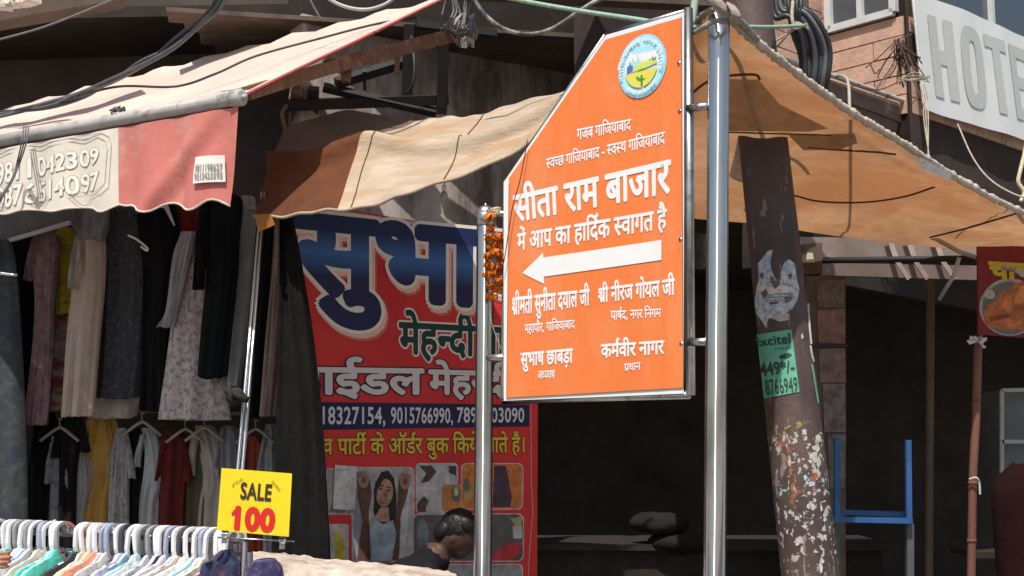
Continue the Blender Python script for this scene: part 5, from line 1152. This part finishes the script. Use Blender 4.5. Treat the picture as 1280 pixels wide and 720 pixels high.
garment('patterned_clothes', 'crumpled purple and navy patterned clothes at the right end of the sale rack', 'clothes', [(700, 318, 344), (712, 310, 352), (740, 306, 356), (800, 300, 360)], 5.2-GD, mat('purple_print', (.05, .045, .12), .9, var=.4, scale=20, dirt=(.20, .16, .26), dscale=22, damt=.5), th=.10, group=None)
garment('navy_blouse', 'navy and red patterned top last on the right of the sale rack', 'top', [(688, 276, 292), (700, 262, 298), (715, 250, 302), (800, 244, 304)], 5.22-GD, mat('navy_print', (.03, .04, .09), .9, var=.4, scale=20, dirt=(.22, .05, .06), dscale=24, damt=.4), th=.05, group=None)

# ------------------------------------------------------------------ people (one continuous remeshed surface each)
def limb(mb, a, b, ra, rb, n=12):
    a, b = Vector(a), Vector(b); mb.tube([lerp(a, b, t) for t in (0, .25, .5, .75, 1)], [ra, lerp(ra, rb, .25), lerp(ra, rb, .5), lerp(ra, rb, .75), rb], n); mb.ball(a, ra, n, 8); mb.ball(b, rb, n, 8)
def remesh(mb, name, m, parent, vox):
    o = mb.build(name, m, None); md = o.modifiers.new('r', 'REMESH'); md.mode = 'VOXEL'; md.voxel_size = vox; sm = o.modifiers.new('s', 'SMOOTH'); sm.iterations = 3; sm.factor = .5
    dg = bpy.context.evaluated_depsgraph_get(); me = bpy.data.meshes.new_from_object(o.evaluated_get(dg)); me.materials.clear(); me.materials.append(m); me.polygons.foreach_set('use_smooth', [True]*len(me.polygons))
    bpy.data.objects.remove(o); return link(name, me, parent)
hc = P(572, 668, 6.95)
pe = thing('person', Vector((hc.x-.15, hc.y, .45)), 'black haired person in dark clothes bending down in front of the henna banner', 'person')
tilt = Matrix.Rotation(math.radians(38), 3, 'Y')
mb = MB(); mb.ball(hc, (.102, .082, .124), 24, 18, tilt)
def hx(x, y, z): return hc+tilt@Vector((x, y, z))
mb.ball(hx(.055, 0, -.05), (.055, .055, .065), 16, 12, tilt)          # jaw
mb.ball(hx(.108, 0, -.015), (.018, .013, .026), 10, 8, tilt); mb.ball(hx(.114, 0, -.03), (.013, .015, .011), 8, 6, tilt)
mb.ball(hx(.098, 0, -.068), (.014, .024, .007), 8, 6, tilt); mb.ball(hx(.096, 0, -.08), (.014, .02, .008), 8, 6, tilt)
for s_ in (-1, 1): mb.ball(hx(-.005, .078*s_, -.02), (.018, .009, .03), 8, 6, tilt); mb.ball(hx(.088, .03*s_, .012), (.016, .02, .008), 8, 6, tilt)
nk = hc+Vector((-.13, 0, -.13)); limb(mb, hc+Vector((-.04, 0, -.04)), nk, .055, .058)
limb(mb, nk, nk+Vector((-.12, 0, -.16)), .09, .15); limb(mb, nk+Vector((-.12, 0, -.16)), nk+Vector((-.2, 0, -.42)), .155, .15)
for s_ in (-1, 1):
    sh_ = nk+Vector((-.03, .17*s_, -.08)); el_ = sh_+Vector((.12, .04*s_, -.26)); wr = el_+Vector((.2, -.06*s_, -.08))
    limb(mb, sh_, el_, .055, .042); limb(mb, el_, wr, .04, .027); mb.ball(wr+Vector((.05, 0, -.01)), (.05, .035, .016), 10, 8)
    for f_ in range(4): b_ = wr+Vector((.085, (-.024+.016*f_), -.01)); limb(mb, b_, b_+Vector((.035, 0, -.012)), .009, .008, 8); limb(mb, b_+Vector((.035, 0, -.012)), b_+Vector((.05, 0, -.035)), .008, .007, 8)
    limb(mb, wr+Vector((.03, .03*s_*-1, 0)), wr+Vector((.075, .05*s_*-1, -.01)), .011, .008, 8)
    hip = nk+Vector((-.2, .09*s_, -.46)); kn = hip+Vector((.42, .03*s_, -.02)); an = Vector((kn.x+.02, kn.y, .08)); limb(mb, hip, kn, .085, .06); limb(mb, kn, an, .055, .04); limb(mb, an, an+Vector((.16, 0, -.03)), .04, .03)
bodyo = remesh(mb, 'body', M['skin'], pe, .009)
mb = MB(); mb.ball(hx(-.022, 0, .028), (.102, .088, .112), 24, 16, tilt); mb.ball(hx(-.07, 0, -.02), (.055, .078, .08), 16, 10, tilt); mb.ball(hx(.05, 0, .085), (.06, .07, .035), 14, 8, tilt); mb.ball(hx(.0, -.05, .07), (.06, .04, .05), 12, 8, tilt)
for k in range(420):
    a = R.uniform(0, 2*math.pi); z = R.uniform(-.35, 1); q = math.sqrt(1-z*z); d = Vector((q*math.cos(a), q*math.sin(a), z)); c = Vector((-.022+.098*d.x, .086*d.y, .028+.110*d.z))
    if c.x > .05 and c.z < .05: continue
    t_ = Vector((.7, R.uniform(-.6, .6), -.3+R.uniform(-.3, .3))); t_ = (t_-d*t_.dot(d)).normalized()*R.uniform(.02, .035); sd = t_.cross(d).normalized()*.004
    mb.add([hx(*(c-sd)), hx(*(c+sd)), hx(*(c+t_+d*.004+sd*.4)), hx(*(c+t_+d*.004-sd*.4))], [(0, 1, 2, 3)])
ho = mb.build('hair', M['hair'], pe, True)
mb = MB(); limb(mb, nk+Vector((-.01, 0, -.015)), nk+Vector((-.12, 0, -.16)), .10, .17); limb(mb, nk+Vector((-.12, 0, -.16)), nk+Vector((-.2, 0, -.44)), .175, .17)
for s_ in (-1, 1):
    sh_ = nk+Vector((-.03, .17*s_, -.08)); limb(mb, nk+Vector((-.03, .06*s_, -.05)), sh_, .07, .07); limb(mb, sh_, sh_+Vector((.10, .035*s_, -.22)), .072, .062)
remesh(mb, 'shirt', cloth((.012, .012, .014)), pe, .012)
mb = MB()
for s_ in (-1, 1): hip = nk+Vector((-.2, .09*s_, -.46)); kn = hip+Vector((.42, .03*s_, -.02)); an = Vector((kn.x+.02, kn.y, .14)); limb(mb, hip, kn, .1, .075); limb(mb, kn, an, .07, .06)
remesh(mb, 'trousers', cloth((.02, .02, .03)), pe, .014)
st_ = thing('stool', Vector((nk.x-.2, nk.y, 0)), 'low wooden stool under the bending person', 'stool')
mb = MB(); mb.box((nk.x-.2, nk.y, nk.z-.59), (.36, .36, .04)); mb.build('seat', M['wood'], st_)
for sx in (-1, 1):
    for sy in (-1, 1): mb = MB(); zt_ = nk.z-.61; mb.box((nk.x-.2+.14*sx, nk.y+.14*sy, zt_/2), (.035, .035, zt_-.002)); mb.build('leg', M['wood'], st_)
# hand gripping the rack at the left edge
hw_ = P(-14, 700, 5.35)
ph_ = thing('person', Vector((hw_.x-.5, hw_.y, 0)), 'person mostly out of view at the left edge with fingers on the sale rack', 'person')
mb = MB(); limb(mb, hw_+Vector((-.32, .03, .02)), hw_+Vector((-.07, 0, 0)), .042, .028); mb.ball(hw_+Vector((-.02, 0, 0)), (.05, .018, .042), 14, 10)
for k, L in enumerate((.032, .038, .036, .028)):
    b0 = hw_+Vector((.022, -.004, .030-.0195*k)); b1 = b0+Vector((L, -.010, 0)); b2 = b1+Vector((.022, .012, 0)); limb(mb, b0, b1, .0098, .0092, 10); limb(mb, b1, b2, .009, .008, 10); limb(mb, b2, b2+Vector((.004, .020, 0)), .008, .007, 10)
limb(mb, hw_+Vector((-.03, -.01, .035)), hw_+Vector((.005, -.02, .062)), .013, .010, 10); limb(mb, hw_+Vector((.005, -.02, .062)), hw_+Vector((.035, -.015, .068)), .010, .008, 10)
remesh(mb, 'hand', mat('light_brown_skin', (.42, .20, .12), .5, var=.1, scale=25), ph_, .004)  # hand in a lighter brown than the bending person
mb = MB(); limb(mb, hw_+Vector((-.6, .1, .12)), hw_+Vector((-.2, .015, .01)), .07, .05); remesh(mb, 'sleeve', cloth((.10, .10, .12)), ph_, .01)
